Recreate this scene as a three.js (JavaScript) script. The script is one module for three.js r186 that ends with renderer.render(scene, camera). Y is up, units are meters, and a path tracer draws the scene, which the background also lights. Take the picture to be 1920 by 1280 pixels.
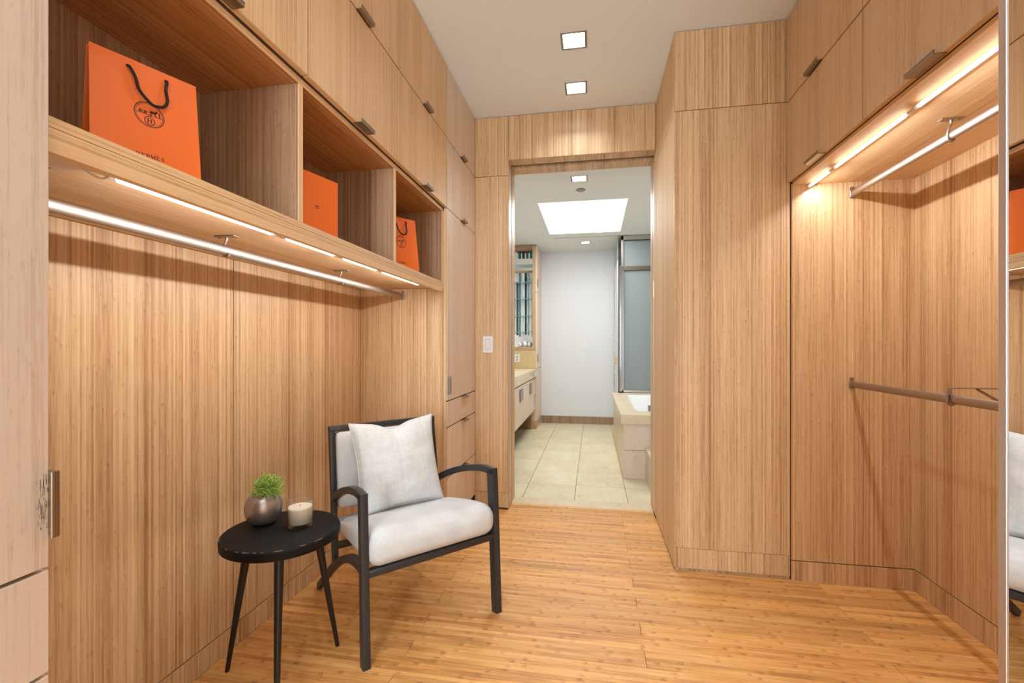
import * as THREE from 'three';
import { RoundedBoxGeometry } from 'three/addons/geometries/RoundedBoxGeometry.js';
import { mergeGeometries, mergeVertices, toCreasedNormals } from 'three/addons/utils/BufferGeometryUtils.js';
import { RectAreaLightUniformsLib } from 'three/addons/lights/RectAreaLightUniformsLib.js';

// ---------------------------------------------------------------- camera, light levels, exposure
// room axes: x to the right, y up, d (depth) = -z away from the camera
const scene = new THREE.Scene();
const camera = new THREE.PerspectiveCamera(2 * Math.atan(640 / 857.48) * 180 / Math.PI, 1.5, 0.05, 60);
camera.position.set(0, 1.18, 0);
camera.rotation.y = 0.1754;
camera.setViewOffset(1920, 1280, 0, -7.66, 1920, 1280);
scene.add(camera);
const renderer = new THREE.WebGLRenderer({ antialias: true });
renderer.toneMapping = THREE.LinearToneMapping;
renderer.toneMappingExposure = 0.61;
renderer.shadowMap.enabled = true;
RectAreaLightUniformsLib.init();
scene.background = new THREE.Color(0.75, 0.85, 1.0);
const L = {
  downlight: 560, downColor: new THREE.Color(0.82, 0.93, 1.0),
  strip: 215, stripColor: new THREE.Color(0.97, 0.98, 1.0),
  window: 38, addedWindowColor: new THREE.Color(0.70, 0.88, 1.0),  // unseen rear window, added as fill
  skylight: 18, skyColor: new THREE.Color(0.97, 1.0, 0.99),
  bathDown: 400,
};

// ---------------------------------------------------------------- helpers
function rng(seed) { let a = seed >>> 0; return () => { a = (a + 0x6D2B79F5) | 0; let t = Math.imul(a ^ (a >>> 15), 1 | a); t = (t + Math.imul(t ^ (t >>> 7), 61 | t)) ^ t; return ((t ^ (t >>> 14)) >>> 0) / 4294967296; }; }
const used = new Map();
function numbered(n) { const k = used.get(n) || 0; used.set(n, k + 1); return k ? `${n}_${String(k).padStart(3, '0')}` : n; }
const W3 = (x, y, d) => new THREE.Vector3(x, y, -d);
function tag(o, label, category, group) { o.userData.label = label; o.userData.category = category; if (group) o.userData.group = group; return o; }
function thing(name, at, label, category, group, turn = 0) {
  const o = new THREE.Group(); o.name = numbered(name); o.position.copy(W3(...at)); o.rotation.y = turn; scene.add(o);
  return tag(o, label, category, group);
}
function mesh(name, geo, mat, parent) { const m = new THREE.Mesh(geo, mat); m.name = name; m.castShadow = m.receiveShadow = true; (parent || scene).add(m); return m; }
// geometry given in world coordinates, put under a thing (or a part of it) that stands at its own base
function part(name, geo, mat, parent) {
  let r = parent; while (r.parent && r.parent !== scene) r = r.parent;
  return mesh(name, geo.clone().translate(-r.position.x, -r.position.y, -r.position.z), mat, parent);
}
function struct(name, geo, mat) { const m = mesh(name, geo, mat); m.userData.kind = 'structure'; return m; }
function structGroup(name) { const g = new THREE.Group(); g.name = name; g.userData.kind = 'structure'; scene.add(g); return g; }
let uvSeed = rng(77);
// a box from its limits, edges softened, uv in metres; grain: which axis the fibres follow
function box(x0, x1, y0, y1, d0, d1, grain = 'y', r = 0.0012, shift = true) {
  const sx = x1 - x0, sy = y1 - y0, sz = d1 - d0;
  const g = r > 0 ? new RoundedBoxGeometry(sx, sy, sz, 1, Math.min(r, sx * .45, sy * .45, sz * .45)) : new THREE.BoxGeometry(sx, sy, sz);
  g.translate((x0 + x1) / 2, (y0 + y1) / 2, -(d0 + d1) / 2);
  return planarUV(g, grain, shift);
}
function planarUV(g, grain = 'y', shift = true, k = 1) {
  const p = g.attributes.position, n = g.attributes.normal, uv = new Float32Array(p.count * 2);
  const ou = shift ? uvSeed() * 3 : 0, ov = shift ? uvSeed() * 3 : 0;
  for (let i = 0; i < p.count; i++) {
    const X = p.getX(i), Y = p.getY(i), Z = p.getZ(i), nx = Math.abs(n.getX(i)), ny = Math.abs(n.getY(i)), nz = Math.abs(n.getZ(i));
    let u, v;
    const ax = nx >= ny && nx >= nz ? 'x' : ny >= nz ? 'y' : 'z';
    if (grain === 'y') { v = ax === 'y' ? Z : Y; u = ax === 'x' ? Z : X; }
    else if (grain === 'd') { v = ax === 'z' ? Y : Z; u = ax === 'x' ? Y : X; }
    else { v = ax === 'x' ? Z : X; u = ax === 'y' ? Z : Y; }
    uv[2 * i] = (u + ou) * k; uv[2 * i + 1] = (v + ov) * k;
  }
  g.setAttribute('uv', new THREE.BufferAttribute(uv, 2));
  return g;
}
const merge = (list) => mergeGeometries(list.map((g) => { const c = g.index ? g.toNonIndexed() : g.clone(); for (const k of Object.keys(c.attributes)) if (!['position', 'normal', 'uv'].includes(k)) c.deleteAttribute(k); return c; }));
function cyl(r0, r1, a, b, seg = 20) { // from point a (radius r0) to b (radius r1)
  const d = b.clone().sub(a), g = new THREE.CylinderGeometry(r1, r0, d.length(), seg, 1);
  g.applyQuaternion(new THREE.Quaternion().setFromUnitVectors(new THREE.Vector3(0, 1, 0), d.clone().normalize()));
  return g.translate((a.x + b.x) / 2, (a.y + b.y) / 2, (a.z + b.z) / 2);
}
function tube(pts, r, seg = 24, rs = 8) { return new THREE.TubeGeometry(new THREE.CatmullRomCurve3(pts), seg, r, rs, false); }

// ---------------------------------------------------------------- textures
const clamp = (x, a, b) => Math.min(b, Math.max(a, x));
function noise1(seed, n) { const r = rng(seed), a = Float32Array.from({ length: n }, () => r() * 2 - 1); return (x) => { const i = Math.floor(x), f = x - i, s = f * f * (3 - 2 * f), p = a[((i % n) + n) % n], q = a[(((i + 1) % n) + n) % n]; return p + (q - p) * s; }; }
function noise2(seed, nx, ny) {
  const r = rng(seed), a = Float32Array.from({ length: nx * ny }, () => r() * 2 - 1);
  return (x, y) => {
    const i = Math.floor(x), j = Math.floor(y), fx = x - i, fy = y - j, sx = fx * fx * (3 - 2 * fx), sy = fy * fy * (3 - 2 * fy);
    const i0 = ((i % nx) + nx) % nx, i1 = (i0 + 1) % nx, j0 = ((j % ny) + ny) % ny, j1 = (j0 + 1) % ny;
    const t = a[j0 * nx + i0] * (1 - sx) + a[j0 * nx + i1] * sx, b = a[j1 * nx + i0] * (1 - sx) + a[j1 * nx + i1] * sx;
    return t * (1 - sy) + b * sy;
  };
}
function dataTex(w, h, fill, rx, ry, srgb = true) {
  const d = new Uint8Array(w * h * 4);
  fill((i, r, g, b) => { d[i * 4] = clamp(r, 0, 255); d[i * 4 + 1] = clamp(g, 0, 255); d[i * 4 + 2] = clamp(b, 0, 255); d[i * 4 + 3] = 255; });
  const t = new THREE.DataTexture(d, w, h); t.wrapS = t.wrapT = THREE.RepeatWrapping; t.magFilter = THREE.LinearFilter; t.minFilter = THREE.LinearMipmapLinearFilter; t.generateMipmaps = true;
  if (srgb) t.colorSpace = THREE.SRGBColorSpace;
  t.repeat.set(1 / rx, 1 / ry); t.needsUpdate = true; return t;
}
const mix3 = (a, b, t) => [a[0] + (b[0] - a[0]) * t, a[1] + (b[1] - a[1]) * t, a[2] + (b[2] - a[2]) * t];
// side-pressed bamboo: thin strips running along v, each with its tone, grain and knuckle marks
function bamboo(seed, w, h, mx, my, { base, dark, light, contrast = 1, min = 3, max = 9, knuckle = 1 }) {
  const r = rng(seed), strip = new Int32Array(w), tone = [], phase = [], pitch = [];
  let x = 0, k = 0; const px = w / mx / 1000;
  const broad = noise1(seed + 5, Math.round(mx * 22)), edge = new Float32Array(w);
  while (x < w) {
    const n = Math.max(2, Math.round((min + r() * (max - min)) * px));
    let t = (r() + r() - 1) * 0.85; if (r() < 0.1) t -= 0.45; else if (r() < 0.12) t += 0.45;
    tone.push(t); phase.push(r()); pitch.push(4 + Math.floor(r() * 5));
    for (let i = x; i < Math.min(w, x + n); i++) strip[i] = k;
    if (r() < 0.3) edge[x] = -0.22;
    x += n; k++;
  }
  const fine = Float32Array.from({ length: w }, () => (r() - 0.5) * 0.5), fibre = noise2(seed + 9, w >> 1, 48), slow = noise2(seed + 11, 64, 7), kn = noise2(seed + 13, w >> 1, h >> 2);
  return dataTex(w, h, (put) => {
    for (let j = 0; j < h; j++) for (let i = 0; i < w; i++) {
      const s = strip[i], v = j / h;
      let t = tone[s] * 0.75 + broad(i / w * Math.round(mx * 22)) * 0.42 + fine[i] * 0.6 + edge[i];
      t += fibre(i / 2, v * 48) * 0.34 + slow(s * 1.37, v * 7) * 0.42;
      let q = (v * pitch[s] + phase[s]) % 1; const dv = (q < 0.5 ? q : q - 1) / pitch[s] * my; // metres from this strip's knuckle
      if (Math.abs(dv) < 0.03) { const e = dv / 0.006; t += knuckle * (-0.6 * Math.exp(-e * e) + 0.3 * Math.exp(-(((dv - 0.014) / 0.008) ** 2))) * (0.5 + kn(i / 2, j / 4)); }
      t *= contrast;
      const c = t < 0 ? mix3(base, dark, Math.min(1, -t)) : mix3(base, light, Math.min(1, t));
      put(j * w + i, c[0], c[1], c[2]);
    }
  }, mx, my);
}
const texWall = bamboo(11, 1024, 2048, 1.0, 2.4, { base: [209, 172, 128], dark: [160, 117, 78], light: [236, 203, 164], contrast: 0.72, min: 2, max: 9 });
const texDoor = bamboo(23, 1024, 1024, 0.8, 1.4, { base: [227, 189, 143], dark: [182, 137, 95], light: [240, 208, 168], contrast: 0.55, min: 2, max: 6, knuckle: 0.6 });
const texRight = bamboo(29, 1024, 1024, 0.8, 1.4, { base: [226, 192, 154], dark: [180, 142, 105], light: [228, 194, 156], contrast: 0.55, min: 2, max: 6, knuckle: 0.8 });
const texPale = bamboo(37, 1024, 1024, 0.8, 1.4, { base: [231, 209, 189], dark: [184, 151, 124], light: [229, 207, 187], contrast: 0.5, min: 2, max: 6, knuckle: 0.8 });
// flat-pressed bamboo boards: broad strips with visible knuckles
function floorTex(seed, w, h, mx, my) {
  const r = rng(seed), rows = Math.round(my / 0.019), tone = [], ph = [], pit = [];
  for (let i = 0; i < rows; i++) { tone.push((r() + r() - 1) * 0.75); ph.push(r()); pit.push(6 + Math.floor(r() * 3)); }
  const f1 = noise2(seed + 1, 24, h >> 1), f2 = noise2(seed + 2, 96, h), f3 = noise2(seed + 3, 10, rows), sp = noise2(seed + 4, w >> 2, h >> 1);
  const base = [222, 161, 92], dark = [158, 104, 56], light = [238, 192, 130];
  return dataTex(w, h, (put) => {
    for (let j = 0; j < h; j++) for (let i = 0; i < w; i++) {
      const v = j / h * rows, s = Math.floor(v), f = v - s, u = i / w;
      let t = tone[s] * 0.45 + f1(u * 24, j / 2) * 0.32 + f2(u * 96, j) * 0.2 + f3(u * 10, s) * 0.36 + 0.08 - (f < 0.06 || f > 0.94 ? 0.25 : 0);
      let q = (u * pit[s] + ph[s]) % 1; const du = (q < 0.5 ? q : q - 1) / pit[s] * mx, dv = (f - 0.5 + 0.5 * (ph[s] - 0.5)) * 0.019;
      const n = sp(i / 4, j / 2);
      t -= Math.max(0, 0.42 + 0.75 * n) * Math.exp(-((du / 0.009) ** 2) - ((dv / 0.006) ** 2)) + 0.16 * Math.exp(-((du / 0.014) ** 2)) * (1 + n);
      t += 0.16 * Math.exp(-(((du - 0.02) / 0.012) ** 2));
      const c = t < 0 ? mix3(base, dark, Math.min(1, -t)) : mix3(base, light, Math.min(1, t));
      put(j * w + i, c[0], c[1], c[2]);
    }
  }, mx, my);
}
const texFloor = floorTex(51, 2048, 1024, 1.9, 0.95);
function stoneTex(seed, w, a, b, vein) {
  const n1 = noise2(seed, 6, 6), n2 = noise2(seed + 1, 24, 40), n3 = noise2(seed + 2, 96, 128), n4 = noise2(seed + 3, w >> 1, w >> 1);
  return dataTex(w, w, (put) => {
    for (let j = 0; j < w; j++) for (let i = 0; i < w; i++) {
      const u = i / w, v = j / w, q = n1(u * 6, v * 6) * 0.5 + n2(u * 24, v * 40) * 0.3 + n3(u * 96, v * 128) * 0.16 + n4(i / 2, j / 2) * 0.1;
      let c = mix3(a, b, clamp(0.5 + q * 0.7, 0, 1));
      const m = n1(u * 6 + 2.3 + n2(u * 24, v * 40) * 0.2, v * 6 + 1.1), e = Math.exp(-((m / 0.05) ** 2)) * clamp(n2(u * 12 + 3, v * 20), 0, 1);
      c = mix3(c, vein, e * 0.45); put(j * w + i, c[0], c[1], c[2]);
    }
  }, 1.2, 1.2);
}
const texStone = stoneTex(61, 512, [232, 220, 190], [214, 197, 160], [196, 160, 120]);
const texCream = stoneTex(67, 512, [228, 212, 184], [213, 190, 150], [190, 150, 105]);
const texSlab = stoneTex(71, 512, [226, 206, 190], [206, 182, 164], [190, 150, 130]);
const weave = (() => { const r = rng(81), n = noise2(82, 32, 32); return dataTex(512, 512, (put) => { const row = Float32Array.from({ length: 512 }, () => r()), col = Float32Array.from({ length: 512 }, () => r()); for (let j = 0; j < 512; j++) for (let i = 0; i < 512; i++) { const t = (((i >> 1) + (j >> 1)) & 1 ? 0.5 : -0.5) * 6 + (row[j] - 0.5) * 11 + (col[i] - 0.5) * 11 + n(i / 16, j / 16) * 4; put(j * 512 + i, 206 + t, 206 + t, 204 + t); } }, 0.3, 0.3); })();
const suede = (() => { const a = noise2(91, 8, 8), b = noise2(92, 64, 64), c = noise2(93, 256, 256); return dataTex(512, 512, (put) => { for (let j = 0; j < 512; j++) for (let i = 0; i < 512; i++) { const t = a(i / 64, j / 64) * 6 + b(i / 8, j / 8) * 3 + c(i / 2, j / 2) * 3; put(j * 512 + i, 204 + t, 204 + t, 202 + t); } }, 0.5, 0.5); })();
const ironTex = (() => { const a = noise2(101, 10, 10), b = noise2(102, 128, 128), r = rng(103); return dataTex(512, 512, (put) => { for (let j = 0; j < 512; j++) for (let i = 0; i < 512; i++) { const t = a(i / 51.2, j / 51.2) * 5 + b(i / 4, j / 4) * 4 + (r() < 0.0004 ? 90 : 0); put(j * 512 + i, 17 + t, 16 + t, 16 + t); } }, 0.4, 0.4); })();

// ---------------------------------------------------------------- materials
const std = (o) => new THREE.MeshStandardMaterial(o), phy = (o) => new THREE.MeshPhysicalMaterial(o);
const tint = (m, k) => { const c = m.clone(); c.color = new THREE.Color(k, k, k); return c; };
const M = {
  wall: std({ map: texWall, roughness: 0.42 }), door: std({ map: texDoor, roughness: 0.36 }), pale: std({ map: texPale, roughness: 0.42 }),
  shelf: std({ map: texDoor, roughness: 0.45 }),
  cubby: std({ map: texWall, color: new THREE.Color(0.64, 0.58, 0.62), roughness: 0.5 }), cubbyTopShade: std({ map: texWall, color: new THREE.Color(0.78, 0.55, 0.37), roughness: 0.5 }),  // shade of the cubby recess mixed into both tints
  seam: std({ color: 0x4a2f1c, roughness: 0.8 }),
  subfloor: std({ color: 0x3a2414, roughness: 0.9 }),
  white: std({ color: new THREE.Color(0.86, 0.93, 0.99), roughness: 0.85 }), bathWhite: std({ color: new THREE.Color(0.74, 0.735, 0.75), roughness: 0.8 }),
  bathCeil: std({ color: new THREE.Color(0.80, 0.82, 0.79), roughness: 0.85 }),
  nickel: std({ color: new THREE.Color(0.34, 0.28, 0.22), metalness: 1, roughness: 0.36 }),
  rod: std({ color: new THREE.Color(0.40, 0.335, 0.28), metalness: 1, roughness: 0.48 }),
  chrome: std({ color: new THREE.Color(0.75, 0.75, 0.76), metalness: 1, roughness: 0.12 }),
  steel: std({ color: new THREE.Color(0.66, 0.67, 0.7), metalness: 1, roughness: 0.3 }),
  bronze: std({ color: new THREE.Color(0.30, 0.24, 0.19), metalness: 1, roughness: 0.25 }),
  mirror: std({ color: new THREE.Color(0.93, 0.93, 0.93), metalness: 1, roughness: 0.0 }),
  plate: std({ color: new THREE.Color(0.80, 0.78, 0.76), roughness: 0.4 }),
  plateLine: std({ color: new THREE.Color(0.5, 0.47, 0.45), roughness: 0.5 }),
  frame: std({ color: new THREE.Color(0.040, 0.040, 0.042), roughness: 0.42, metalness: 0.35 }),
  suede: phy({ map: suede, roughness: 0.9, sheen: 0.3, sheenRoughness: 0.5, sheenColor: new THREE.Color(0.9, 0.88, 0.85) }),
  linen: phy({ map: weave, roughness: 0.95, sheen: 0.2, sheenRoughness: 0.6 }),
  iron: phy({ map: ironTex, roughness: 0.6, specularIntensity: 0.45 }), ironLeg: std({ color: 0x141414, roughness: 0.45 }), worn: std({ color: 0x8a857f, roughness: 0.5 }),
  vase: std({ color: new THREE.Color(0.40, 0.345, 0.32), roughness: 0.33, metalness: 0.75 }),
  glass: phy({ color: 0xfbfdfa, transmission: 1, thickness: 0, ior: 1.45, roughness: 0.0 }),
  pane: phy({ color: 0xf2fbf8, transmission: 1, thickness: 0, ior: 1.5, roughness: 0.0 }),
  wax: phy({ color: new THREE.Color(0.80, 0.68, 0.58), roughness: 0.55 }),
  wick: std({ color: 0x2a2420, roughness: 0.9 }),
  tendril: std({ color: new THREE.Color(0.33, 0.50, 0.09), roughness: 0.55 }), tendrilTip: std({ color: new THREE.Color(0.40, 0.47, 0.10), roughness: 0.55 }), bud: std({ color: new THREE.Color(0.16, 0.28, 0.05), roughness: 0.7 }),
  orange: std({ color: new THREE.Color(0.94, 0.19, 0.022), roughness: 0.55 }), cord: std({ color: new THREE.Color(0.022, 0.013, 0.009), roughness: 0.8 }),
  stone: std({ map: texStone, roughness: 0.4 }), cream: std({ map: texCream, roughness: 0.35 }), slab: std({ map: texSlab, roughness: 0.4 }), grout: std({ color: 0x8d8069, roughness: 0.9 }),
  tub: phy({ color: new THREE.Color(0.88, 0.88, 0.86), roughness: 0.15, clearcoat: 0.5 }),
  frosted: phy({ color: new THREE.Color(0.31, 0.35, 0.35), roughness: 0.35, transmission: 0.25, thickness: 0 }),
  lamp: std({ color: 0xffffff, emissive: new THREE.Color(1, 0.97, 0.92), emissiveIntensity: 6, roughness: 0.5 }),
  lampLens: std({ color: 0xffffff, emissive: new THREE.Color(1, 0.97, 0.93), emissiveIntensity: 3.5, roughness: 0.5 }),
  skyPane: std({ color: 0xffffff, emissive: new THREE.Color(0.97, 1.0, 0.99), emissiveIntensity: 1.85, roughness: 0.6 }),
  addedWinPane: std({ color: 0xffffff, emissive: new THREE.Color(0.9, 0.95, 1.0), emissiveIntensity: 2.4, roughness: 0.6 }),  // glow of the added rear window
  clear: phy({ color: 0xffffff, roughness: 0.1, transmission: 0.6, thickness: 0 }),
};
const rectLight = (name, color, intensity, w, h, at, to) => { const l = new THREE.RectAreaLight(color, intensity, w, h); l.name = name; l.position.copy(at); l.lookAt(to); scene.add(l); return l; };

// ---------------------------------------------------------------- key planes of the room
const XL = -0.846, XF = -0.867, XB = -1.385, D = 3.2305, H = 2.83, XC = 0.421, DC = 2.519, XR = 0.964, XA = 1.524, DA = 2.507;
const Y1 = 1.990, Y2 = 2.402, REAR = -2.6, HB = 2.607;
const seams = [-0.074, 0.586, 1.252, 1.916, 2.580, 3.232];

// ---------------------------------------------------------------- large structure: floor, ceiling, shells
{
  const floor = struct('floor', box(-1.6, 1.75, -0.10, -0.012, REAR - 0.1, 3.38, 'x', 0), M.subfloor);
  const tones = [1.0, 0.92, 1.08, 0.97, 1.04, 0.88].map((k) => { const m = std({ map: texFloor, roughness: 0.5 }); m.color = new THREE.Color(k, k * (0.97 + 0.03 * k), k * 0.98); return m; });
  const r = rng(303), w = 0.095;
  for (let k = -1; k < 31; k++) {
    let d1 = 3.35 - w * k, d0 = d1 - w; if (k < 0) d1 = 3.379;
    const even = ((k % 2) + 2) % 2 === 0, lim = d0 > 3.2 ? [-0.60, XC] : d0 > 2.5 ? [XL - 0.01, XC + 0.01] : d0 > 0.57 ? [XB, XA] : [XB, 0.45];
    for (let j = -2; j < 3; j++) {
      const a = (even ? 0.195 : -0.705) + j * 1.8, x0 = Math.max(a, lim[0]), x1 = Math.min(a + 1.8, lim[1]);
      if (x1 - x0 < 0.02) continue;
      const g = new RoundedBoxGeometry(x1 - x0 - 0.0012, 0.012, d1 - d0 - 0.0008, 1, 0.0009); g.translate((x0 + x1) / 2, -0.006, -(d0 + d1) / 2);
      const p = g.attributes.position, uv = new Float32Array(p.count * 2), ou = r() * 1.9, ov = Math.floor(r() * 10) * w;
      for (let i = 0; i < p.count; i++) { uv[2 * i] = p.getX(i) + ou; uv[2 * i + 1] = -p.getZ(i) - d0 + ov; }
      g.setAttribute('uv', new THREE.BufferAttribute(uv, 2));
      mesh('plank', g, tones[Math.floor(r() * tones.length)], floor);
    }
  }
  // the unplanked stretch behind the camera
  mesh('floor_covering', box(XL - 0.02, 0.45, -0.012, 0, REAR, 0.404, 'x', 0), tones[0], floor);
}
const lampSpots = [[-0.102, 2.494], [-0.107, 2.957], [-0.10, 1.35], [-0.10, 0.35], [-0.15, -0.7], [-0.15, -1.7]];
const bathSpots = [[-0.116, 3.95], [-0.103, 6.41]];
function slabWithHoles(x0, x1, d0, d1, y, t, holes) {
  const s = new THREE.Shape([[x0, d0], [x1, d0], [x1, d1], [x0, d1]].map(([a, b]) => new THREE.Vector2(a, b)));
  for (const [a, b, c, d] of holes) s.holes.push(new THREE.Path([[a, c], [a, d], [b, d], [b, c]].map(([p, q]) => new THREE.Vector2(p, q))));
  const g = new THREE.ExtrudeGeometry(s, { depth: t, bevelEnabled: false }); g.rotateX(-Math.PI / 2); return planarUV(g.translate(0, y, 0), 'y', false);
}
const sqr = ([x, d], h = 0.058) => [x - h, x + h, d - h, d + h];
struct('ceiling', slabWithHoles(-1.6, 1.75, REAR - 0.1, 3.42, H, 0.12, lampSpots.map((s) => sqr(s))), M.white);
{
  const shell = structGroup('wall_outer');
  mesh('shell_left', box(-1.6, -1.44, -0.1, H + 0.12, REAR - 0.1, 3.42, 'y', 0), M.white, shell);
  mesh('shell_right', box(1.58, 1.75, -0.1, H + 0.12, REAR - 0.1, 3.42, 'y', 0), M.white, shell);
}
// rear end of the closet behind the camera, its window added for fill light
{
  const wr = structGroup('wall_rear'), x0 = -0.80, x1 = 0.02, y0 = 0.45, y1 = 2.45;
  mesh('pier', box(-1.44, x0, 0, H, REAR - 0.1, REAR, 'y', 0), M.white, wr); mesh('pier', box(x1, 1.58, 0, H, REAR - 0.1, REAR, 'y', 0), M.white, wr);
  mesh('apron', box(x0, x1, 0, y0, REAR - 0.1, REAR, 'y', 0), M.white, wr); mesh('lintel', box(x0, x1, y1, H, REAR - 0.1, REAR, 'y', 0), M.white, wr);
  const wn = structGroup('window_1');
  const f = 0.05; mesh('added_window_frame', merge([box(x0, x1, y0, y0 + f, REAR - 0.07, REAR - 0.02, 'x'), box(x0, x1, y1 - f, y1, REAR - 0.07, REAR - 0.02, 'x'), box(x0, x0 + f, y0 + f, y1 - f, REAR - 0.07, REAR - 0.02), box(x1 - f, x1, y0 + f, y1 - f, REAR - 0.07, REAR - 0.02)]), M.wall, wn);
  mesh('pane', box(x0 + f, x1 - f, y0 + f, y1 - f, REAR - 0.055, REAR - 0.045, 'y', 0), M.addedWinPane, wn);
  rectLight('added_window_light', L.addedWindowColor, L.window, x1 - x0 - 2 * f, y1 - y0 - 2 * f, W3((x0 + x1) / 2, (y0 + y1) / 2, REAR - 0.03), W3((x0 + x1) / 2, (y0 + y1) / 2, 2));
}

// ---------------------------------------------------------------- handles
// an edge pull: thin plate leaving the edge, turned up into a beaded lip; built out = +X, up = +Y, along = Z
const pullGeo = (len) => {
  const s = new THREE.Shape(); s.moveTo(-0.012, 0); s.lineTo(0.021, 0); s.lineTo(0.023, 0.002); s.lineTo(0.023, 0.010); s.absarc(0.0222, 0.0112, 0.0022, -0.6, Math.PI + 0.6, false); s.lineTo(0.0207, 0.0035); s.lineTo(0.0195, 0.0024); s.lineTo(-0.012, 0.0024);
  const g = new THREE.ExtrudeGeometry(s, { depth: len, bevelEnabled: false, curveSegments: 8 }); return g.translate(0, 0, -len / 2);
};
function pull(parent, at, out, up, len = 0.10) {
  const o = new THREE.Vector3(...out), u = new THREE.Vector3(...up), m = new THREE.Matrix4().makeBasis(o, u, o.clone().cross(u)).setPosition(W3(...at));
  return part('handle', pullGeo(len).applyMatrix4(m), M.nickel, parent);
}

// ---------------------------------------------------------------- left side: open hanging bay
{
  const wl = structGroup('wall_left');
  mesh('core', box(-1.44, -1.395, 0, 1.52, 0.55, 2.60, 'y', 0), M.seam, wl);
  mesh('panel', box(-1.396, XB, 0.0895, 1.516, 0.55, 1.570, 'y'), M.wall, wl);
  mesh('panel', box(-1.396, XB, 0.0895, 1.516, 1.5745, 2.562, 'y'), tint(M.wall, 0.98), wl);
  mesh('panel', box(XB, XF, 0.087, 1.516, 2.562, 2.574, 'y'), M.wall, wl);
  mesh('baseboard', box(XB, XF, 0, 0.085, 2.562, 2.574, 'y'), tint(M.wall, 0.97), wl);
  const bb = struct('baseboard_left', box(-1.396, XB + 0.001, 0, 0.085, 0.55, 2.562, 'y'), tint(M.wall, 0.97));
}
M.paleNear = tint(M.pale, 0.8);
// near tall cabinet
{
  const t = thing('tall_cabinet', [-1.12, 0, 0.25], 'tall pale wood cabinet with dark scuffs beside its slim vertical pull', 'cabinet');
  part('carcass', box(-1.385, XF - 0.001, 0.0, H - 0.004, -0.07, 0.58, 'y', 0), M.seam, t);
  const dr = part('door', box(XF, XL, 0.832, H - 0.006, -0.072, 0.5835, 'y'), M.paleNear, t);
  pull(dr, [XL - 0.001, 0.933, 0.5845], [1, 0, 0], [0, 0, 1], 0.102);
  // worn finish beside the pull
  const r = rng(404), sc = []; for (let i = 0; i < 60; i++) { const yy = 0.890 + r() * 0.078, dd = 0.574 + (r() - 0.5) * (0.004 + 0.012 * r()), hh = 0.002 + r() * 0.011, ww = 0.0003 + r() * 0.0006; sc.push(box(XL - 0.0008, XL + 0.00012, yy, yy + hh, dd, dd + ww, 'y', 0)); }
  const sm = part('scuff', merge(sc), std({ color: 0x8a6a56, roughness: 0.8 }), dr); sm.userData.kind = 'stuff'; sm.userData.label = 'dark scuffed finish beside the pull';
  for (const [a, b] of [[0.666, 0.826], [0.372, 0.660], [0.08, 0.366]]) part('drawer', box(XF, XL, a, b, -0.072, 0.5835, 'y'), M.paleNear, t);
  part('plinth', box(XF - 0.03, XF - 0.01, 0, 0.08, -0.072, 0.58, 'x'), M.wall, t);
  // the next cabinet towards the added window
  const t2 = thing('tall_cabinet', [-1.12, 0, -1.3], 'tall pale wood cabinet reaching back towards the added rear window', 'cabinet');
  part('carcass', box(-1.385, XF - 0.001, 0.0, H - 0.004, REAR, -0.075, 'y', 0), M.seam, t2);
  for (let i = 0; i < 4; i++) { const a = REAR + i * 0.631, b = a + 0.625; part('door', box(XF, XL, 0.08, Y2 - 0.003, a, b, 'y'), M.pale, t2); part('door', box(XF, XL, Y2 + 0.003, H - 0.006, a, b, 'y'), M.pale, t2); }
}
// overhead cabinets with drop doors
function overhead(side, d0, d1, y0, y1, label, group, hd) {
  const s = side === 'left', xc = s ? (XB + XF) / 2 : (XR + 0.02 + XA) / 2;
  const t = thing('overhead_cabinet', [xc, y0, (d0 + d1) / 2], label, 'cabinet', group);
  part('carcass', s ? box(-1.385, XF - 0.001, y0 + (y0 < 2.2 ? -0.004 : 0.002), y1 - 0.003, d0 + 0.001, d1 - 0.001, 'd', 0) : box(XR + 0.021, 1.53, y0 + (y0 < 2.2 ? 0.004 : 0.002), y1 - 0.003, d0 + 0.001, d1 - 0.001, 'd', 0), M.seam, t);
  const dr = part('door', s ? box(XF, XL, y0 + 0.0035, y1 - (y1 > 2.7 ? 0.004 : 0.0035), d0 + 0.0032, d1 - 0.0032, 'y') : box(XR, XR + 0.02, y0 + 0.0035, y1 - (y1 > 2.7 ? 0.004 : 0.0035), d0 + 0.0032, d1 - 0.0032, 'y'), s ? M.door : M.wallDoor, t);
  pull(dr, [s ? XL - 0.001 : XR + 0.001, y0 + (s ? 0.001 : 0.001), hd], [s ? 1 : -1, 0, 0], [0, 1, 0], s ? 0.10 : 0.125);
  return t;
}
M.wallDoor = std({ map: texRight, roughness: 0.38 });
const GL = 'overhead cabinets along the left', GR = 'overhead cabinets along the right';
overhead('left', seams[1], seams[2], Y1, Y2, 'caramel wood overhead cabinet above the cubby with the largest orange bag', GL, 0.92);
overhead('left', seams[2], seams[3], Y1, Y2, 'caramel wood overhead cabinet above the cubby with the plain orange box', GL, 1.588);
overhead('left', seams[3], seams[4], Y1, Y2, 'caramel wood overhead cabinet above the cubby with the smallest orange bag', GL, 2.25);
overhead('left', seams[1], seams[2], Y2, H - 0.001, 'caramel wood top-row cabinet in the upper left corner by the ceiling', GL, 0.92);
overhead('left', seams[2], seams[3], Y2, H - 0.001, 'caramel wood top-row cabinet touching the ceiling, second from the pale tall unit', GL, 1.588);
overhead('left', seams[3], seams[4], Y2, H - 0.001, 'caramel wood top-row cabinet touching the ceiling, right beside the pale tall unit', GL, 2.25);
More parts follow.
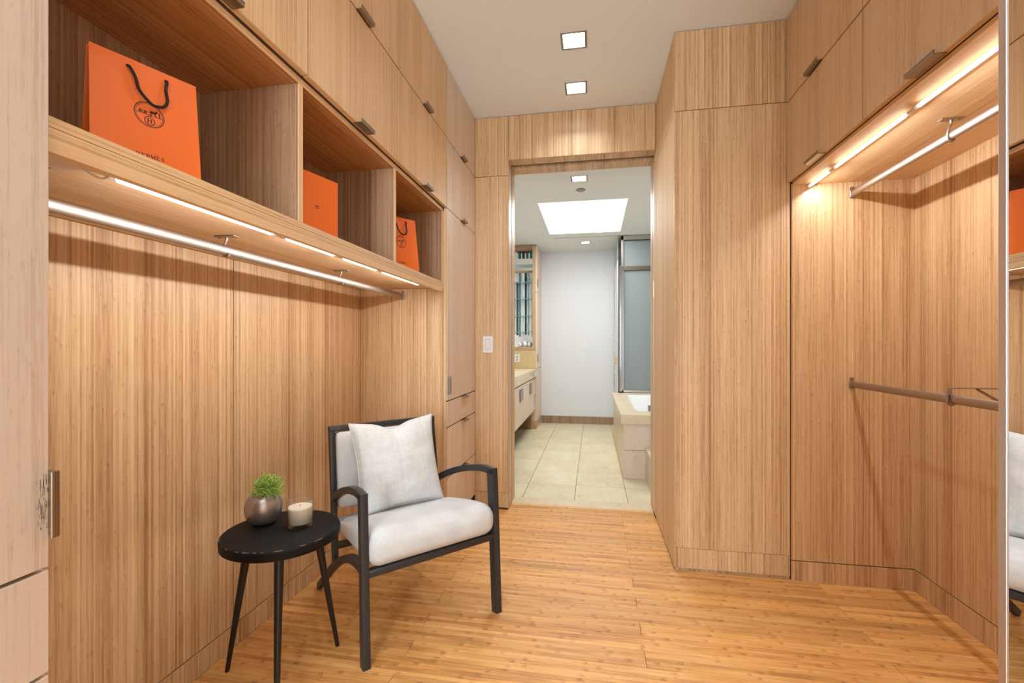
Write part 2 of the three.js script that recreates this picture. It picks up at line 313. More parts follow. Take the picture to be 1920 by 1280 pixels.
// shelf with its row of cubbies
{
  const t = thing('cubby_shelf', [-1.13, 1.515, 1.57], 'long wooden shelf with three open cubbies holding orange packages', 'shelf');
  part('shelf_board', box(-1.39, XF, 1.517, 1.5345, 0.5855, 2.5735, 'd'), M.shelf, t);
  part('top_board', box(-1.39, XF, 1.5352, 1.553, 0.5855, 2.5735, 'd'), M.shelf, t);
  part('lip', box(-0.885, XF, 1.494, 1.518, 0.5855, 2.5735, 'd'), M.shelf, t);
  part('ceiling_board', box(-1.39, -0.871, 1.966, 1.985, 0.5855, 2.5735, 'd'), M.cubbyTopShade, t); part('edge_strip', box(-0.8708, XF, 1.966, 1.985, 0.5855, 2.5735, 'd'), M.shelf, t);
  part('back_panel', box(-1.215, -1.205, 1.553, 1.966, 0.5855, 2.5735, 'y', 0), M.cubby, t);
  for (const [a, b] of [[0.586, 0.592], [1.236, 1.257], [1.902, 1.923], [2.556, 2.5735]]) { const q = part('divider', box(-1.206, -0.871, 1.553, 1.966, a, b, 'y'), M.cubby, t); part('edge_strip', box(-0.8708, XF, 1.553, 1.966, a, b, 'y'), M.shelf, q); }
}
// pale tall unit next to the doorway
{
  const t = thing('tall_cabinet', [-1.12, 0, 2.9], 'tall pale wood cabinet with drawers beside the doorway', 'cabinet');
  part('carcass', box(-1.385, XF - 0.001, 0, H - 0.002, 2.5865, 3.2295, 'y', 0), M.seam, t); part('side_panel', box(-1.385, XL - 0.004, 0, 1.97, 2.5755, 2.5825, 'y'), M.door, t);
  const A = 2.5865, B = 3.2285, d1 = part('door', box(XF, XL, 0.8545, Y1 - 0.001, A, B, 'y'), M.pale, t);
  pull(d1, [XL - 0.001, 0.945, A + 0.001], [1, 0, 0], [0, 0, -1], 0.105);
  for (const [a, b] of [[Y1 + 0.003, Y2 - 0.0035], [Y2 + 0.0035, H - 0.005]]) { const q = part('door', box(XF, XL, a, b, A, B, 'y'), M.pale, t); pull(q, [XL - 0.001, a, 2.915], [1, 0, 0], [0, 1, 0]); }
  for (const [a, b] of [[0.6985, 0.8475], [0.3975, 0.6915], [0.1, 0.3905]]) { const q = part('drawer', box(XF, XL, a, b, A, B, 'y'), M.pale, t); pull(q, [XL - 0.001, b + 0.001, 2.935], [1, 0, 0], [0, -1, 0]); }
  part('plinth', box(XF - 0.02, XF - 0.005, 0, 0.096, A, B, 'd'), M.wall, t);
}

// ---------------------------------------------------------------- back wall with the pocket door opening
{
  const wb = structGroup('wall_back');
  mesh('core', box(-1.44, -0.606, 0, H, D + 0.008, 3.34, 'y', 0), M.seam, wb);
  mesh('core', box(-0.606, XC, 2.525, H, D + 0.008, 3.34, 'y', 0), M.seam, wb);
  mesh('panel', box(-0.845, -0.601, 0.121, Y2 - 0.0015, D, D + 0.012, 'y'), M.wall, wb);
  mesh('panel', box(-0.845, -0.601, Y2 + 0.0015, H - 0.003, D, D + 0.012, 'y'), M.wall, wb);
  mesh('panel', box(-0.598, XC - 0.003, 2.5135, H - 0.003, D, D + 0.012, 'y'), M.wall, wb);
  mesh('skirting', box(-0.845, -0.601, 0.014, 0.119, D, D + 0.012, 'y'), M.wall, wb);
  mesh('plinth', box(-0.845, -0.607, 0, 0.0135, D + 0.006, D + 0.012, 'x', 0), M.seam, wb);
  const dj = structGroup('door_1');
  for (const [a, b] of [[0.121, Y2 - 0.0015], [Y2 + 0.0015, 2.512]]) mesh('jamb', box(-0.606, -0.5985, a, b, D + 0.0125, 3.34, 'y'), M.wall, dj);
  mesh('jamb', box(-0.606, -0.5985, 0.0, 0.119, D + 0.0125, 3.34, 'y'), M.wall, dj);
  mesh('soffit', box(-0.606, XC, 2.5125, 2.525, D + 0.0125, 3.335, 'd'), M.wall, dj);
  mesh('track', box(-0.62, XC + 0.02, 2.545, 2.57, 3.335, 3.40, 'x', 0), M.seam, dj);
  mesh('soffit', box(-0.62, XC + 0.02, 2.507, 2.53, 3.395, 3.51, 'd'), M.wall, dj);
  for (const s of [-1, 1]) {
    const x = s < 0 ? -0.6 : XC;
    mesh('jamb', s < 0 ? box(x - 0.012, x - 0.001, 0, 2.507, 3.40, 3.51, 'y') : box(x - 0.002, x + 0.012, 0, 2.507, 3.40, 3.51, 'y'), M.wall, dj);
    const e = mesh('door_edge', s < 0 ? box(x - 0.03, x - 0.004, 0.005, 2.54, 3.3495, 3.386, 'y', 0.002) : box(x + 0.001, x + 0.03, 0.005, 2.54, 3.3495, 3.386, 'y', 0.002), M.steel, dj); e.userData.label = 'brushed steel edge of the sliding door';
    mesh('edge_pull', s < 0 ? box(x - 0.006, x - 0.002, 1.52, 1.64, 3.358, 3.378, 'y', 0.002) : box(x - 0.001, x + 0.003, 1.52, 1.64, 3.358, 3.378, 'y', 0.002), M.chrome, dj);
  }
  // stub of the wall above and beside the bathroom side
  const wp = structGroup('wall_partition');
  mesh('pier', box(-1.7, -0.612, -0.1, H, 3.40, 3.52, 'y', 0), M.bathWhite, wp);
  mesh('pier', box(XC + 0.012, 1.8, -0.1, H, 3.40, 3.52, 'y', 0), M.bathWhite, wp);
  mesh('lintel', box(-0.612, XC + 0.012, 2.53, H, 3.40, 3.52, 'y', 0), M.bathWhite, wp);
  mesh('backing', box(-0.66, -0.606, 0, 2.6, 3.335, 3.40, 'y', 0).translate(-0.03, 0, 0), M.seam, wp); mesh('backing', box(XC + 0.035, XC + 0.08, 0, 2.6, 3.2, 3.40, 'y', 0), M.seam, wp);
  const th = struct('threshold', box(-0.605, XC, -0.1, 0.001, 3.381, 3.5205, 'x', 0.002), M.cream);
}
// light switches
function switchPlate(x, y, d, label) {
  const t = thing('light_switch', [x, y, d], label, 'switch');
  part('plate', box(x - 0.037, x + 0.037, y - 0.06, y + 0.06, d - 0.006, d, 'y', 0.002), M.plate, t);
  const k = part('rocker', box(x - 0.017, x + 0.017, y - 0.034, y + 0.034, d - 0.0095, d - 0.0055, 'y', 0.0015), M.plate, t);
  part('rocker_gap', merge([box(x - 0.0195, x - 0.017, y - 0.0365, y + 0.0365, d - 0.0064, d - 0.0055, 'y', 0), box(x + 0.017, x + 0.0195, y - 0.0365, y + 0.0365, d - 0.0064, d - 0.0055, 'y', 0), box(x - 0.017, x + 0.017, y - 0.0365, y - 0.034, d - 0.0064, d - 0.0055, 'y', 0), box(x - 0.017, x + 0.017, y + 0.034, y + 0.0365, d - 0.0064, d - 0.0055, 'y', 0)]), M.plateLine, t);
  return t;
}
switchPlate(-0.749, 1.188, D, 'white light switch plate on the bamboo panel beside the doorway');

// ---------------------------------------------------------------- the wood-clad block right of the doorway
{
  const wc = structGroup('wall_column');
  mesh('core', box(XC + 0.008, 1.05, 0, H, DC + 0.008, 3.30, 'y', 0), M.seam, wc);
  for (const [a, b] of [[0.1195, 2.4095], [2.4125, H - 0.003]]) {
    mesh('panel', box(XC, 0.98, a, b, DC, DC + 0.012, 'y'), M.wall, wc);
    mesh('panel', box(XC, XC + 0.012, a, b, DC + 0.0122, 3.345, 'y'), M.wallSide || (M.wallSide = (() => { const m = tint(M.door, 0.97); m.roughness = 0.65; return m; })()), wc);
  }
  mesh('skirting', box(XC, 0.98, 0.014, 0.118, DC, DC + 0.012, 'y'), M.wall, wc);
  mesh('skirting', box(XC, XC + 0.012, 0.014, 0.118, DC + 0.0122, 3.345, 'y'), M.wallSide, wc);
  mesh('plinth', box(XC + 0.006, 0.979, 0, 0.0135, DC + 0.003, DC + 0.012, 'y', 0), tint(M.wall, 0.7), wc);
  mesh('plinth', box(XC + 0.004, XC + 0.012, 0, 0.0135, DC + 0.0122, 3.345, 'd', 0), M.seam, wc);
}
// ---------------------------------------------------------------- right side: open hanging bay
{
  const wr = structGroup('wall_right');
  mesh('core', box(1.535, 1.58, 0, H, 0.5, 2.56, 'y', 0), M.seam, wr);
  mesh('panel', box(XA, 1.536, 0.1035, 1.992, 0.5, DA, 'y'), M.wall, wr);
  mesh('panel', box(0.983, 1.54, 0.1035, 1.992, DA, 2.5185, 'y'), M.wall, wr);
  mesh('skirting', box(0.983, 1.54, 0, 0.099, DA - 0.0005, 2.5185, 'y'), M.wall, wr);
  struct('baseboard_right', box(XA - 0.001, 1.536, 0, 0.099, 0.5, DA - 0.001, 'y'), M.wall);
}
overhead('right', 1.859, 2.515, 1.998, Y2, 'brown wood overhead cabinet in the corner by the clad column, lower row on the right', GR, 2.212);
overhead('right', 1.199, 1.859, 1.998, Y2, 'brown wood overhead cabinet with a wide pull above the right hanging rod, nearer the mirror', GR, 1.535);
overhead('right', 0.545, 1.199, 1.998, Y2, 'brown wood overhead cabinet hidden behind the mirror edge, lower row on the right', GR, 0.87);
overhead('right', 1.859, 2.515, Y2, H - 0.001, 'brown wood top-row cabinet at the ceiling corner beside the clad column', GR, 2.22);
overhead('right', 1.199, 1.859, Y2, H - 0.001, 'brown wood top-row cabinet at the upper right, its bottom seam just in view', GR, 1.535);
overhead('right', 0.545, 1.199, Y2, H - 0.001, 'brown wood top-row cabinet nearest the mirror on the right', GR, 0.87);
{ // the flat board under the right-hand cabinets
  const t = thing('soffit_board', [1.25, 1.985, 1.53], 'wooden underside board with a strip light and a hanging rod below', 'board');
  part('board', box(XR + 0.0215, 1.5235, 1.985, 2.0, 0.545, 2.5065, 'd'), M.shelf, t);
}
// near wing with the mirrored face
{
  const wn = structGroup('wall_near');
  mesh('side_panel', box(0.418, 1.58, 0, H, 0.535, 0.545, 'y', 0), M.wall, wn);
  mesh('core', box(0.418, 1.58, 0, H, REAR, 0.535, 'y', 0), M.wall, wn);
  const t = thing('wall_mirror', [0.414, 0, 0.1], 'full-height frameless mirror along the right edge of the photo, reflecting the armchair', 'mirror');
  part('mirror_glass', box(0.410, 0.4175, 0.004, H - 0.01, -0.9, 0.5385, 'y', 0), M.mirror, t);
  part('edge_trim', box(0.4085, 0.4175, 0.004, H - 0.01, 0.539, 0.5485, 'y', 0.001), std({ color: new THREE.Color(0.70, 0.64, 0.62), metalness: 1, roughness: 0.4 }), t);
}

// ---------------------------------------------------------------- hanging rods
function ovalRod(x, y, d0, d1) { const g = new THREE.CylinderGeometry(0.5, 0.5, d1 - d0, 28, 1); g.rotateX(Math.PI / 2); g.scale(0.018, 0.032, 1); return planarUV(g.translate(x, y, -(d0 + d1) / 2), 'd'); }
function rodEnd(x, y, d, s) { // the cup that carries a rod on a side wall, with its ear and screw
  return merge([box(x - 0.013, x + 0.013, y - 0.02, y + 0.014, s < 0 ? d - 0.012 : d, s < 0 ? d : d + 0.012, 'y', 0.004), cyl(0.009, 0.009, W3(x, y + 0.026, d), W3(x, y + 0.026, d - 0.006), 16), cyl(0.0035, 0.0035, W3(x, y + 0.027, d - 0.005), W3(x, y + 0.027, d - 0.009), 10)]);
}
function hungBracket(x, y, d, top) { // plate, dropped stem with a jog, and a stirrup round the rod
  return merge([box(x - 0.035, x + 0.035, top - 0.004, top, d - 0.012, d + 0.012, 'y', 0.0015), cyl(0.004, 0.002, W3(x - 0.026, top - 0.006, d), W3(x - 0.026, top - 0.003, d), 10), cyl(0.004, 0.002, W3(x + 0.026, top - 0.006, d), W3(x + 0.026, top - 0.003, d), 10),
    tube([W3(x, top - 0.003, d), W3(x, (top + y) / 2 + 0.012, d), W3(x - 0.005, (top + y) / 2, d), W3(x - 0.0105, y + 0.008, d), W3(x - 0.0105, y - 0.012, d), W3(x - 0.004, y - 0.0185, d), W3(x + 0.006, y - 0.0185, d), W3(x + 0.0105, y - 0.01, d)], 0.0042, 40, 10)]);
}
{
  const t = thing('hanging_rod', [-1.11, 1.44, 1.57], 'satin metal hanging rod under the left cubby shelf', 'rod');
  part('tube', ovalRod(-1.11, 1.472, 0.584, 2.555), M.rod, t);
  for (const d of [1.232, 1.883]) part('bracket', hungBracket(-1.11, 1.472, d, 1.5165), M.rod, t);
  part('end_socket', rodEnd(-1.11, 1.472, 2.5615, -1), M.rod, t);
  const u = thing('hanging_rod', [1.252, 1.9, 1.53], 'upper satin metal hanging rod under the right strip light', 'rod');
  part('tube', ovalRod(1.252, 1.925, 0.546, 2.50), M.rod, u);
  for (const d of [1.872, 1.0]) part('bracket', hungBracket(1.252, 1.925, d, 1.9848), M.rod, u);
  part('end_socket', rodEnd(1.252, 1.925, DA - 0.0005, -1), M.rod, u);
  const v = thing('hanging_rod', [1.252, 0.97, 1.53], 'lower satin metal hanging rod at mid height in the right bay', 'rod');
  part('tube', ovalRod(1.252, 0.990, 0.546, 2.50), M.rod, v);
  part('end_socket', rodEnd(1.252, 0.990, DA - 0.0005, -1), M.rod, v);
  for (const d of [1.868]) { // wall arm: flat bar from the back wall with a diagonal brace
    part('bracket', merge([box(1.245, XA - 0.001, 1.028, 1.032, d - 0.011, d + 0.011, 'x', 0.001), box(1.243, 1.247, 0.985, 1.032, d - 0.011, d + 0.011, 'y', 0.001), box(1.520, 1.5235, 0.88, 1.032, d - 0.011, d + 0.011, 'y', 0.001),
      (() => { const a = W3(1.33, 1.026, d), b = W3(1.521, 0.905, d), g = new RoundedBoxGeometry(a.distanceTo(b), 0.004, 0.018, 1, 0.001); g.rotateZ(Math.atan2(b.y - a.y, b.x - a.x)); return g.translate((a.x + b.x) / 2, (a.y + b.y) / 2, a.z); })(),
      tube([W3(1.239, 1.005, d), W3(1.239, 0.975, d), W3(1.252, 0.969, d), W3(1.265, 0.975, d)], 0.004, 20, 8)]), M.rod, v);
  }
}
// ---------------------------------------------------------------- strip lights
function strip(x, y, d0, d1, label, group, glow = true) {
  const t = thing('strip_light', [x, y, (d0 + d1) / 2], label, 'strip light', group), r = 0.0068;
  const c = new THREE.CapsuleGeometry(r, d1 - d0 - 2 * r, 6, 14); c.rotateX(Math.PI / 2); part('tube', c.translate(x, y, -(d0 + d1) / 2), M.lamp, t);
  part('end_cap', cyl(0.0072, 0.0072, W3(x, y, d0 - 0.010), W3(x, y, d0 + 0.001), 14), M.clear, t); part('end_cap', cyl(0.0072, 0.0072, W3(x, y, d1 - 0.001), W3(x, y, d1 + 0.010), 14), M.clear, t);
  rectLight('strip_lamp', L.stripColor, x < 0 ? L.strip : L.strip * 1.4, d1 - d0, 0.011, W3(x + (x < 0 ? -1 : 1) * 0.0055, y - r - 0.0005, (d0 + d1) / 2), W3(x + (x < 0 ? -0.6 : 0.6), y - 1, (d0 + d1) / 2));
  return t;
}
const GS = 'strip lights under the left shelf', GT = 'strip lights under the right cabinets';
strip(-0.915, 1.505, 0.742, 1.182, 'glowing strip light under the left shelf, longest in view nearest the pale cabinet', GS);
strip(-0.915, 1.505, 1.245, 1.498, 'short glowing strip light in the middle under the left shelf', GS);
strip(-0.915, 1.505, 1.565, 1.826, 'third glowing strip light under the left shelf, between its middle and its far end', GS);
strip(-0.915, 1.505, 1.884, 2.300, 'glowing strip light under the left shelf at the end by the tall drawers', GS);
strip(1.055, 1.969, 1.13, 1.715, 'bright strip light under the right cabinets, cut off by the mirror edge', GT);
strip(1.055, 1.969, 0.60, 1.07, 'bright strip light under the right cabinets, seen only past the mirror edge', GT);
strip(1.055, 1.969, 1.775, 2.235, 'bright strip light in the middle of the run under the right cabinets', GT);
strip(1.055, 1.969, 2.295, 2.480, 'shortest bright strip light under the right cabinets by the clad column', GT);
{
  const link = (x, y, d0, d1, label) => { const t = thing('light_connector', [x, y, d0], label, 'connector'); part('plug', cyl(0.0055, 0.0055, W3(x, y, d0), W3(x, y, d0 + 0.014), 12), M.plate, t); part('plug', cyl(0.0055, 0.0055, W3(x, y, d1 - 0.014), W3(x, y, d1), 12), M.plate, t); part('lead', tube([W3(x, y, d0 + 0.012), W3(x + 0.004, y - 0.004, (d0 * 2 + d1) / 3), W3(x - 0.003, y - 0.002, (d0 + 2 * d1) / 3), W3(x, y, d1 - 0.012)], 0.002, 20, 6), M.plate, t); };
  link(-0.915, 1.505, 1.193, 1.234, 'small connector between the first two strip lights under the left shelf');
  link(-0.915, 1.505, 1.509, 1.554, 'small connector between the second and third strip lights under the left shelf');
  link(-0.915, 1.505, 1.837, 1.873, 'small connector before the farthest strip light under the left shelf');
  link(1.055, 1.969, 1.726, 1.764, 'small pale connector between the two longer strip lights at the right');
  link(1.055, 1.969, 2.246, 2.284, 'small pale connector before the shortest strip light at the right');
  const c = thing('cover_plate', [-0.95, 1.51, 0.66], 'flat pale cover plate under the near end of the left shelf', 'cover');
  part('plate', box(-1.02, -0.905, 1.507, 1.5165, 0.586, 0.70, 'd', 0.002), M.pale, c); part('screw', cyl(0.003, 0.003, W3(-0.985, 1.5055, 0.68), W3(-0.985, 1.508, 0.68), 10), M.bronze, c);
  part('lead', tube([W3(-0.915, 1.505, 0.73), W3(-0.918, 1.497, 0.72), W3(-0.925, 1.500, 0.708), W3(-0.93, 1.508, 0.695)], 0.0022, 20, 6), M.plate, c);
}
// ---------------------------------------------------------------- recessed ceiling lights
function downlight([x, d], ceil, label, group, power, h = 0.058) {
  const t = thing('downlight', [x, ceil, d], label, 'ceiling light', group), o = h + 0.012;
  part('trim', merge([box(x - o, x + o, ceil - 0.003, ceil, d - o, d - h, 'x', 0.001), box(x - o, x + o, ceil - 0.003, ceil, d + h, d + o, 'x', 0.001), box(x - o, x - h, ceil - 0.003, ceil, d - h, d + h, 'd', 0.001), box(x + h, x + o, ceil - 0.003, ceil, d - h, d + h, 'd', 0.001)]), M.rodTrim || (M.rodTrim = std({ color: new THREE.Color(0.27, 0.255, 0.24), roughness: 0.5 })), t);
  const k = 0.04, yb = ceil + 0.07, P = (a, b, y) => W3(x + a, y, d + b), f = [];
  const ring = [[-1, -1], [1, -1], [1, 1], [-1, 1]];
  for (let i = 0; i < 4; i++) { const [a, b] = ring[i], [c, e] = ring[(i + 1) % 4], h2 = h - 0.0005; f.push(P(a * h2, b * h2, ceil), P(c * h2, e * h2, ceil), P(c * k, e * k, yb), P(a * h2, b * h2, ceil), P(c * k, e * k, yb), P(a * k, b * k, yb)); }
  const g = new THREE.BufferGeometry(); g.setAttribute('position', new THREE.Float32BufferAttribute(f.flatMap((v) => [v.x, v.y, v.z]), 3)); g.setAttribute('uv', new THREE.Float32BufferAttribute(new Float32Array(f.length * 2), 2)); g.computeVertexNormals();
  part('reflector', g, M.reflector || (M.reflector = std({ color: new THREE.Color(0.85, 0.85, 0.86), roughness: 0.25, metalness: 0.6, side: THREE.DoubleSide })), t);
  part('lens', box(x - k, x + k, yb, yb + 0.004, d - k, d + k, 'x', 0), M.lampLens, t);
  rectLight('downlight_lamp', L.downColor, power, 2 * k, 2 * k, W3(x, yb - 0.003, d), W3(x, 0, d));
}
downlight(lampSpots[0], H, 'square recessed ceiling light above the passage, nearer the camera', 'recessed lights in the closet ceiling', L.downlight);
downlight(lampSpots[1], H, 'square recessed ceiling light closest to the panel over the doorway', 'recessed lights in the closet ceiling', L.downlight);
lampSpots.slice(2).forEach((s, i) => downlight(s, H, ['square recessed ceiling light overhead, above the armchair end of the closet', 'square recessed ceiling light directly above the camera', 'square recessed ceiling light behind the camera beside the mirror', 'square recessed ceiling light closest to the added rear window'][i], 'recessed lights in the closet ceiling', L.downlight));

// ---------------------------------------------------------------- bathroom shell
{
  const bf = struct('floor_bathroom', box(-1.7, 1.8, -0.1, -0.008, 3.52, 7.1, 'x', 0), M.grout);
  const xs = [-1.74, -1.34, -0.94, -0.541, -0.141, 0.26, 0.66, 1.06, 1.46], ds = [3.522, 3.885, 4.30, 4.71, 5.12, 5.535, 5.95, 6.36, 6.77, 7.0], r = rng(505);
  const tones = [1, 0.97, 1.03, 0.985].map((k) => tint(M.stone, k));
  for (let i = 0; i + 1 < xs.length; i++) for (let j = 0; j + 1 < ds.length; j++) { const g = box(Math.max(xs[i], -1.42) + 0.0018, Math.min(xs[i + 1], 1.32) - 0.0018, -0.008, 0, ds[j] + 0.0018, ds[j + 1] - 0.0018, 'x', 0.001); mesh('tile', g, tones[Math.floor(r() * 4)], bf); }
  const sk = [-0.545, 0.333, 4.565, 5.86];
  struct('ceiling_bathroom', slabWithHoles(-1.7, 1.8, 3.42, 7.1, HB, 0.12, [sk, ...bathSpots.map((s) => sqr(s))]), M.bathCeil);
    struct('wall_far', box(-1.7, 1.8, -0.1, HB, 6.98, 7.1, 'y', 0), M.bathWhite);
  struct('wall_vanity', box(-1.7, -1.42, -0.1, HB, 3.52, 6.98, 'y', 0), M.bathWhite);
  struct('wall_tub', box(1.32, 1.8, -0.1, HB, 3.52, 6.98, 'y', 0), M.bathWhite);
  struct('baseboard_far', box(-0.78, 0.30, 0, 0.112, 6.968, 6.98, 'y'), tint(M.wall, 0.5));
  const sl = structGroup('window_2');
  mesh('pane', box(sk[0], sk[1], HB + 0.012, HB + 0.03, sk[2] + 0.001, sk[3] - 0.001, 'y', 0), M.skyPane, sl);
  rectLight('skylight_window', L.skyColor, L.skylight, sk[1] - sk[0] - 0.008, sk[3] - sk[2] - 0.008, W3((sk[0] + sk[1]) / 2, HB + 0.009, (sk[2] + sk[3]) / 2), W3((sk[0] + sk[1]) / 2, 0, (sk[2] + sk[3]) / 2));
  downlight(bathSpots[0], HB, 'square recessed bathroom ceiling light between the door head and the skylight', 'recessed lights in the bathroom ceiling', L.bathDown);
  downlight(bathSpots[1], HB, 'square recessed bathroom ceiling light beyond the skylight near the white wall', 'recessed lights in the bathroom ceiling', L.bathDown * 0.18);
  const sd = thing('smoke_detector', [-0.112, HB, 4.235], 'small round dark-rimmed detector on the bathroom ceiling before the skylight', 'detector');
  part('body', new THREE.LatheGeometry([[0, -0.014], [0.03, -0.013], [0.038, -0.008], [0.041, 0]].map(([a, b]) => new THREE.Vector2(a, b)), 32).translate(-0.112, HB, -4.235), std({ color: 0x9b958c, roughness: 0.5 }), sd);
  part('rim', new THREE.TorusGeometry(0.041, 0.003, 8, 32).rotateX(Math.PI / 2).translate(-0.112, HB - 0.002, -4.235), M.bronze, sd);
  const sv = thing('slot_vent', [-0.08, HB, 6.08], 'long thin slot air vent in the bathroom ceiling beyond the skylight', 'vent');
  part('slot', box(-0.50, 0.35, HB - 0.003, HB - 0.0002, 6.07, 6.092, 'x', 0.001), M.bronze, sv); part('flange', merge([box(-0.51, 0.36, HB - 0.002, HB, 6.06, 6.07, 'x', 0), box(-0.51, 0.36, HB - 0.002, HB, 6.092, 6.102, 'x', 0)]), M.bathCeil, sv);
  switchPlate(-0.131, 1.186, 6.98, 'white light switch plate on the white bathroom wall');
}
// ---------------------------------------------------------------- vanity, backsplash and linen cabinet
{
  const x = -0.80, t = thing('vanity', [-1.1, 0.29, 5.2], 'wall-hung pale wood vanity with a cream stone counter', 'vanity');
  part('carcass', box(-1.415, x - 0.021, 0.29, 0.72, 3.75, 6.42, 'd', 0), M.seam, t);
  const dds = [3.77, 4.32, 4.70, 5.085, 5.478, 5.885, 6.265];
  for (let i = 0; i + 1 < dds.length; i++) { const q = part('door', box(x - 0.02, x, 0.285, 0.728, dds[i] + 0.002, dds[i + 1] - 0.002, 'y'), M.pale, t); if (i % 2 === 0) part('handle', box(x - 0.002, x + 0.014, 0.56, 0.69, dds[i + 1] - 0.1, dds[i + 1] - 0.004, 'y', 0.001).translate(0, 0, 0), M.bronze, q); else part('handle', box(x - 0.002, x + 0.014, 0.56, 0.69, dds[i] + 0.004, dds[i] + 0.1, 'y', 0.001), M.bronze, q); }
  part('niche', merge([box(x - 0.02, x, 0.285, 0.31, 6.267, 6.425, 'y', 0), box(x - 0.02, x, 0.50, 0.728, 6.267, 6.425, 'y', 0), box(x - 0.3, x - 0.02, 0.285, 0.31, 6.267, 6.425, 'y', 0), box(x - 0.32, x - 0.3, 0.285, 0.728, 6.267, 6.425, 'y', 0)]), M.door, t);
  part('counter', box(-1.415, x + 0.01, 0.742, 0.855, 3.74, 6.4285, 'd', 0.003), M.cream, t);
  const s = new THREE.Shape(); for (let i = 0; i <= 32; i++) { const a = i / 32 * Math.PI * 2; s[i ? 'lineTo' : 'moveTo'](0.2 * Math.sign(Math.cos(a)) * Math.abs(Math.cos(a)) ** 0.4, 0.3 * Math.sign(Math.sin(a)) * Math.abs(Math.sin(a)) ** 0.4); }
  part('basin', planarUV(new THREE.ExtrudeGeometry(s, { depth: 0.004, bevelEnabled: true, bevelSize: 0.004, bevelThickness: 0.003, bevelSegments: 2 }).rotateX(-Math.PI / 2).translate(-1.12, 0.8555, -4.9)), tint(M.cream, 0.85), t);
  part('towel_ring', merge([box(x + 0.008, x + 0.05, 0.785, 0.815, 6.20, 6.23, 'y', 0.004), box(x + 0.035, x + 0.05, 0.775, 0.825, 5.95, 6.36, 'd', 0.006)]), M.chrome, t);
  part('support', box(-1.415, -0.86, 0, 0.285, 6.38, 6.42, 'y'), tint(M.wall, 0.5), t);

  const b = thing('backsplash', [-1.1, 0.856, 6.42], 'honey-coloured stone backsplash under the glass display cabinet', 'backsplash');
  part('slab', box(-1.415, -0.795, 0.857, 1.118, 6.4185, 6.4285, 'x', 0.001), std({ map: texCream, roughness: 0.4, color: new THREE.Color(0.88, 0.80, 0.62) }), b);
  const o = thing('power_outlet', [-1.06, 1.0, 6.418], 'white double power outlet on the honey-coloured stone backsplash', 'outlet');
  part('plate', box(-1.098, -1.025, 0.942, 1.057, 6.412, 6.4182, 'y', 0.002), M.plate, o); for (const yy of [0.978, 1.022]) part('socket', box(-1.077, -1.046, yy - 0.016, yy + 0.016, 6.4095, 6.4125, 'y', 0.001), M.plateLine, o);

  const c = thing('linen_cabinet', [-1.1, 0, 6.7], 'tall narrow pale wood linen cabinet at the end of the vanity', 'cabinet');
  part('carcass', box(-1.415, -0.80, 0.11, 0.85, 6.43, 6.978, 'y', 0), M.pale, c);
  part('carcass', merge([box(-1.415, -0.80, 0.85, HB - 0.004, 6.58, 6.978, 'y', 0), box(-1.415, -0.80, 0.85, 1.12, 6.43, 6.58, 'y', 0), box(-0.815, -0.80, 1.12, HB - 0.004, 6.43, 6.58, 'y', 0), box(-1.415, -0.80, 2.585, HB - 0.004, 6.43, 6.58, 'y', 0)]), M.pale, c);
  for (const [a, q] of [[0.114, 0.852], [0.858, 1.935], [1.941, HB - 0.008]]) { const dr = part('door', box(-0.80, -0.78, a, q, 6.434, 6.974, 'y'), M.pale, c); if (a > 0.5) part('handle', box(-0.782, -0.762, a < 1 ? 0.95 : 2.01, a < 1 ? 1.06 : 2.12, 6.436, 6.456, 'y', 0.002), M.nickel, dr); }
  part('plinth', box(-0.82, -0.79, 0, 0.112, 6.436, 6.978, 'd'), M.wall, c); part('plinth', box(-1.415, -0.79, 0, 0.112, 6.42, 6.436, 'x'), tint(M.wall, 0.85), c);

  const g = thing('display_cabinet', [-1.1, 1.12, 6.5], 'wood-framed mirrored display cabinet with glass shelves and its reflection built as teal strips', 'cabinet');
  part('frame', merge([box(-0.842, -0.80, 1.12, 2.59, 6.41, 6.428, 'y'), box(-1.415, -0.842, 1.12, 1.16, 6.41, 6.428, 'x'), box(-1.415, -0.842, 2.55, 2.59, 6.41, 6.428, 'x'), box(-1.415, -1.37, 1.16, 2.55, 6.41, 6.428, 'y')]), tint(M.wall, 0.8), g);
  part('mirror_back', box(-1.37, -0.842, 1.16, 2.55, 6.568, 6.574, 'y', 0), M.mirror, g);
  part('rail', box(-1.37, -0.842, 2.235, 2.265, 6.55, 6.567, 'x', 0.001), tint(M.wall, 0.7), g);
  for (const yy of [1.37, 1.60, 1.845, 2.085, 2.33]) part('glass_shelf', box(-1.368, -0.844, yy - 0.004, yy + 0.004, 6.44, 6.56, 'x', 0.001), M.teal || (M.teal = phy({ color: new THREE.Color(0.35, 0.62, 0.6), roughness: 0.1, transmission: 0.5, thickness: 0 })), g);
  const tones = [0x2f7f86, 0xe6efee, 0x1d3138, 0x8fc3c6, 0xf3f5f3, 0x3e5d63, 0xb7a98c, 0x245a68].map((h) => std({ color: h, roughness: 0.12, metalness: 0.2 })), r = rng(606);
  let px = -1.36, i = 0; while (px < -0.86) { const w = 0.012 + r() * 0.022, hi = r() < 0.6 ? 2.23 : 2.23 - r() * 0.2, lo = 1.30 + r() * 0.06; part('reflection_strip', box(px, px + w, lo, hi, 6.545, 6.566, 'y', 0.001), tones[i++ % tones.length], g); px += w + 0.006 + r() * 0.02; }  // coloured strips stand in for the reflection in the mirror back
  for (let q = 0; q < 9; q++) part('reflection_block', box(-1.34 + q * 0.055, -1.305 + q * 0.055, 2.44, 2.54, 6.545, 6.566, 'y', 0.001), tones[(q * 3) % tones.length], g);  // upper part of the same built reflection
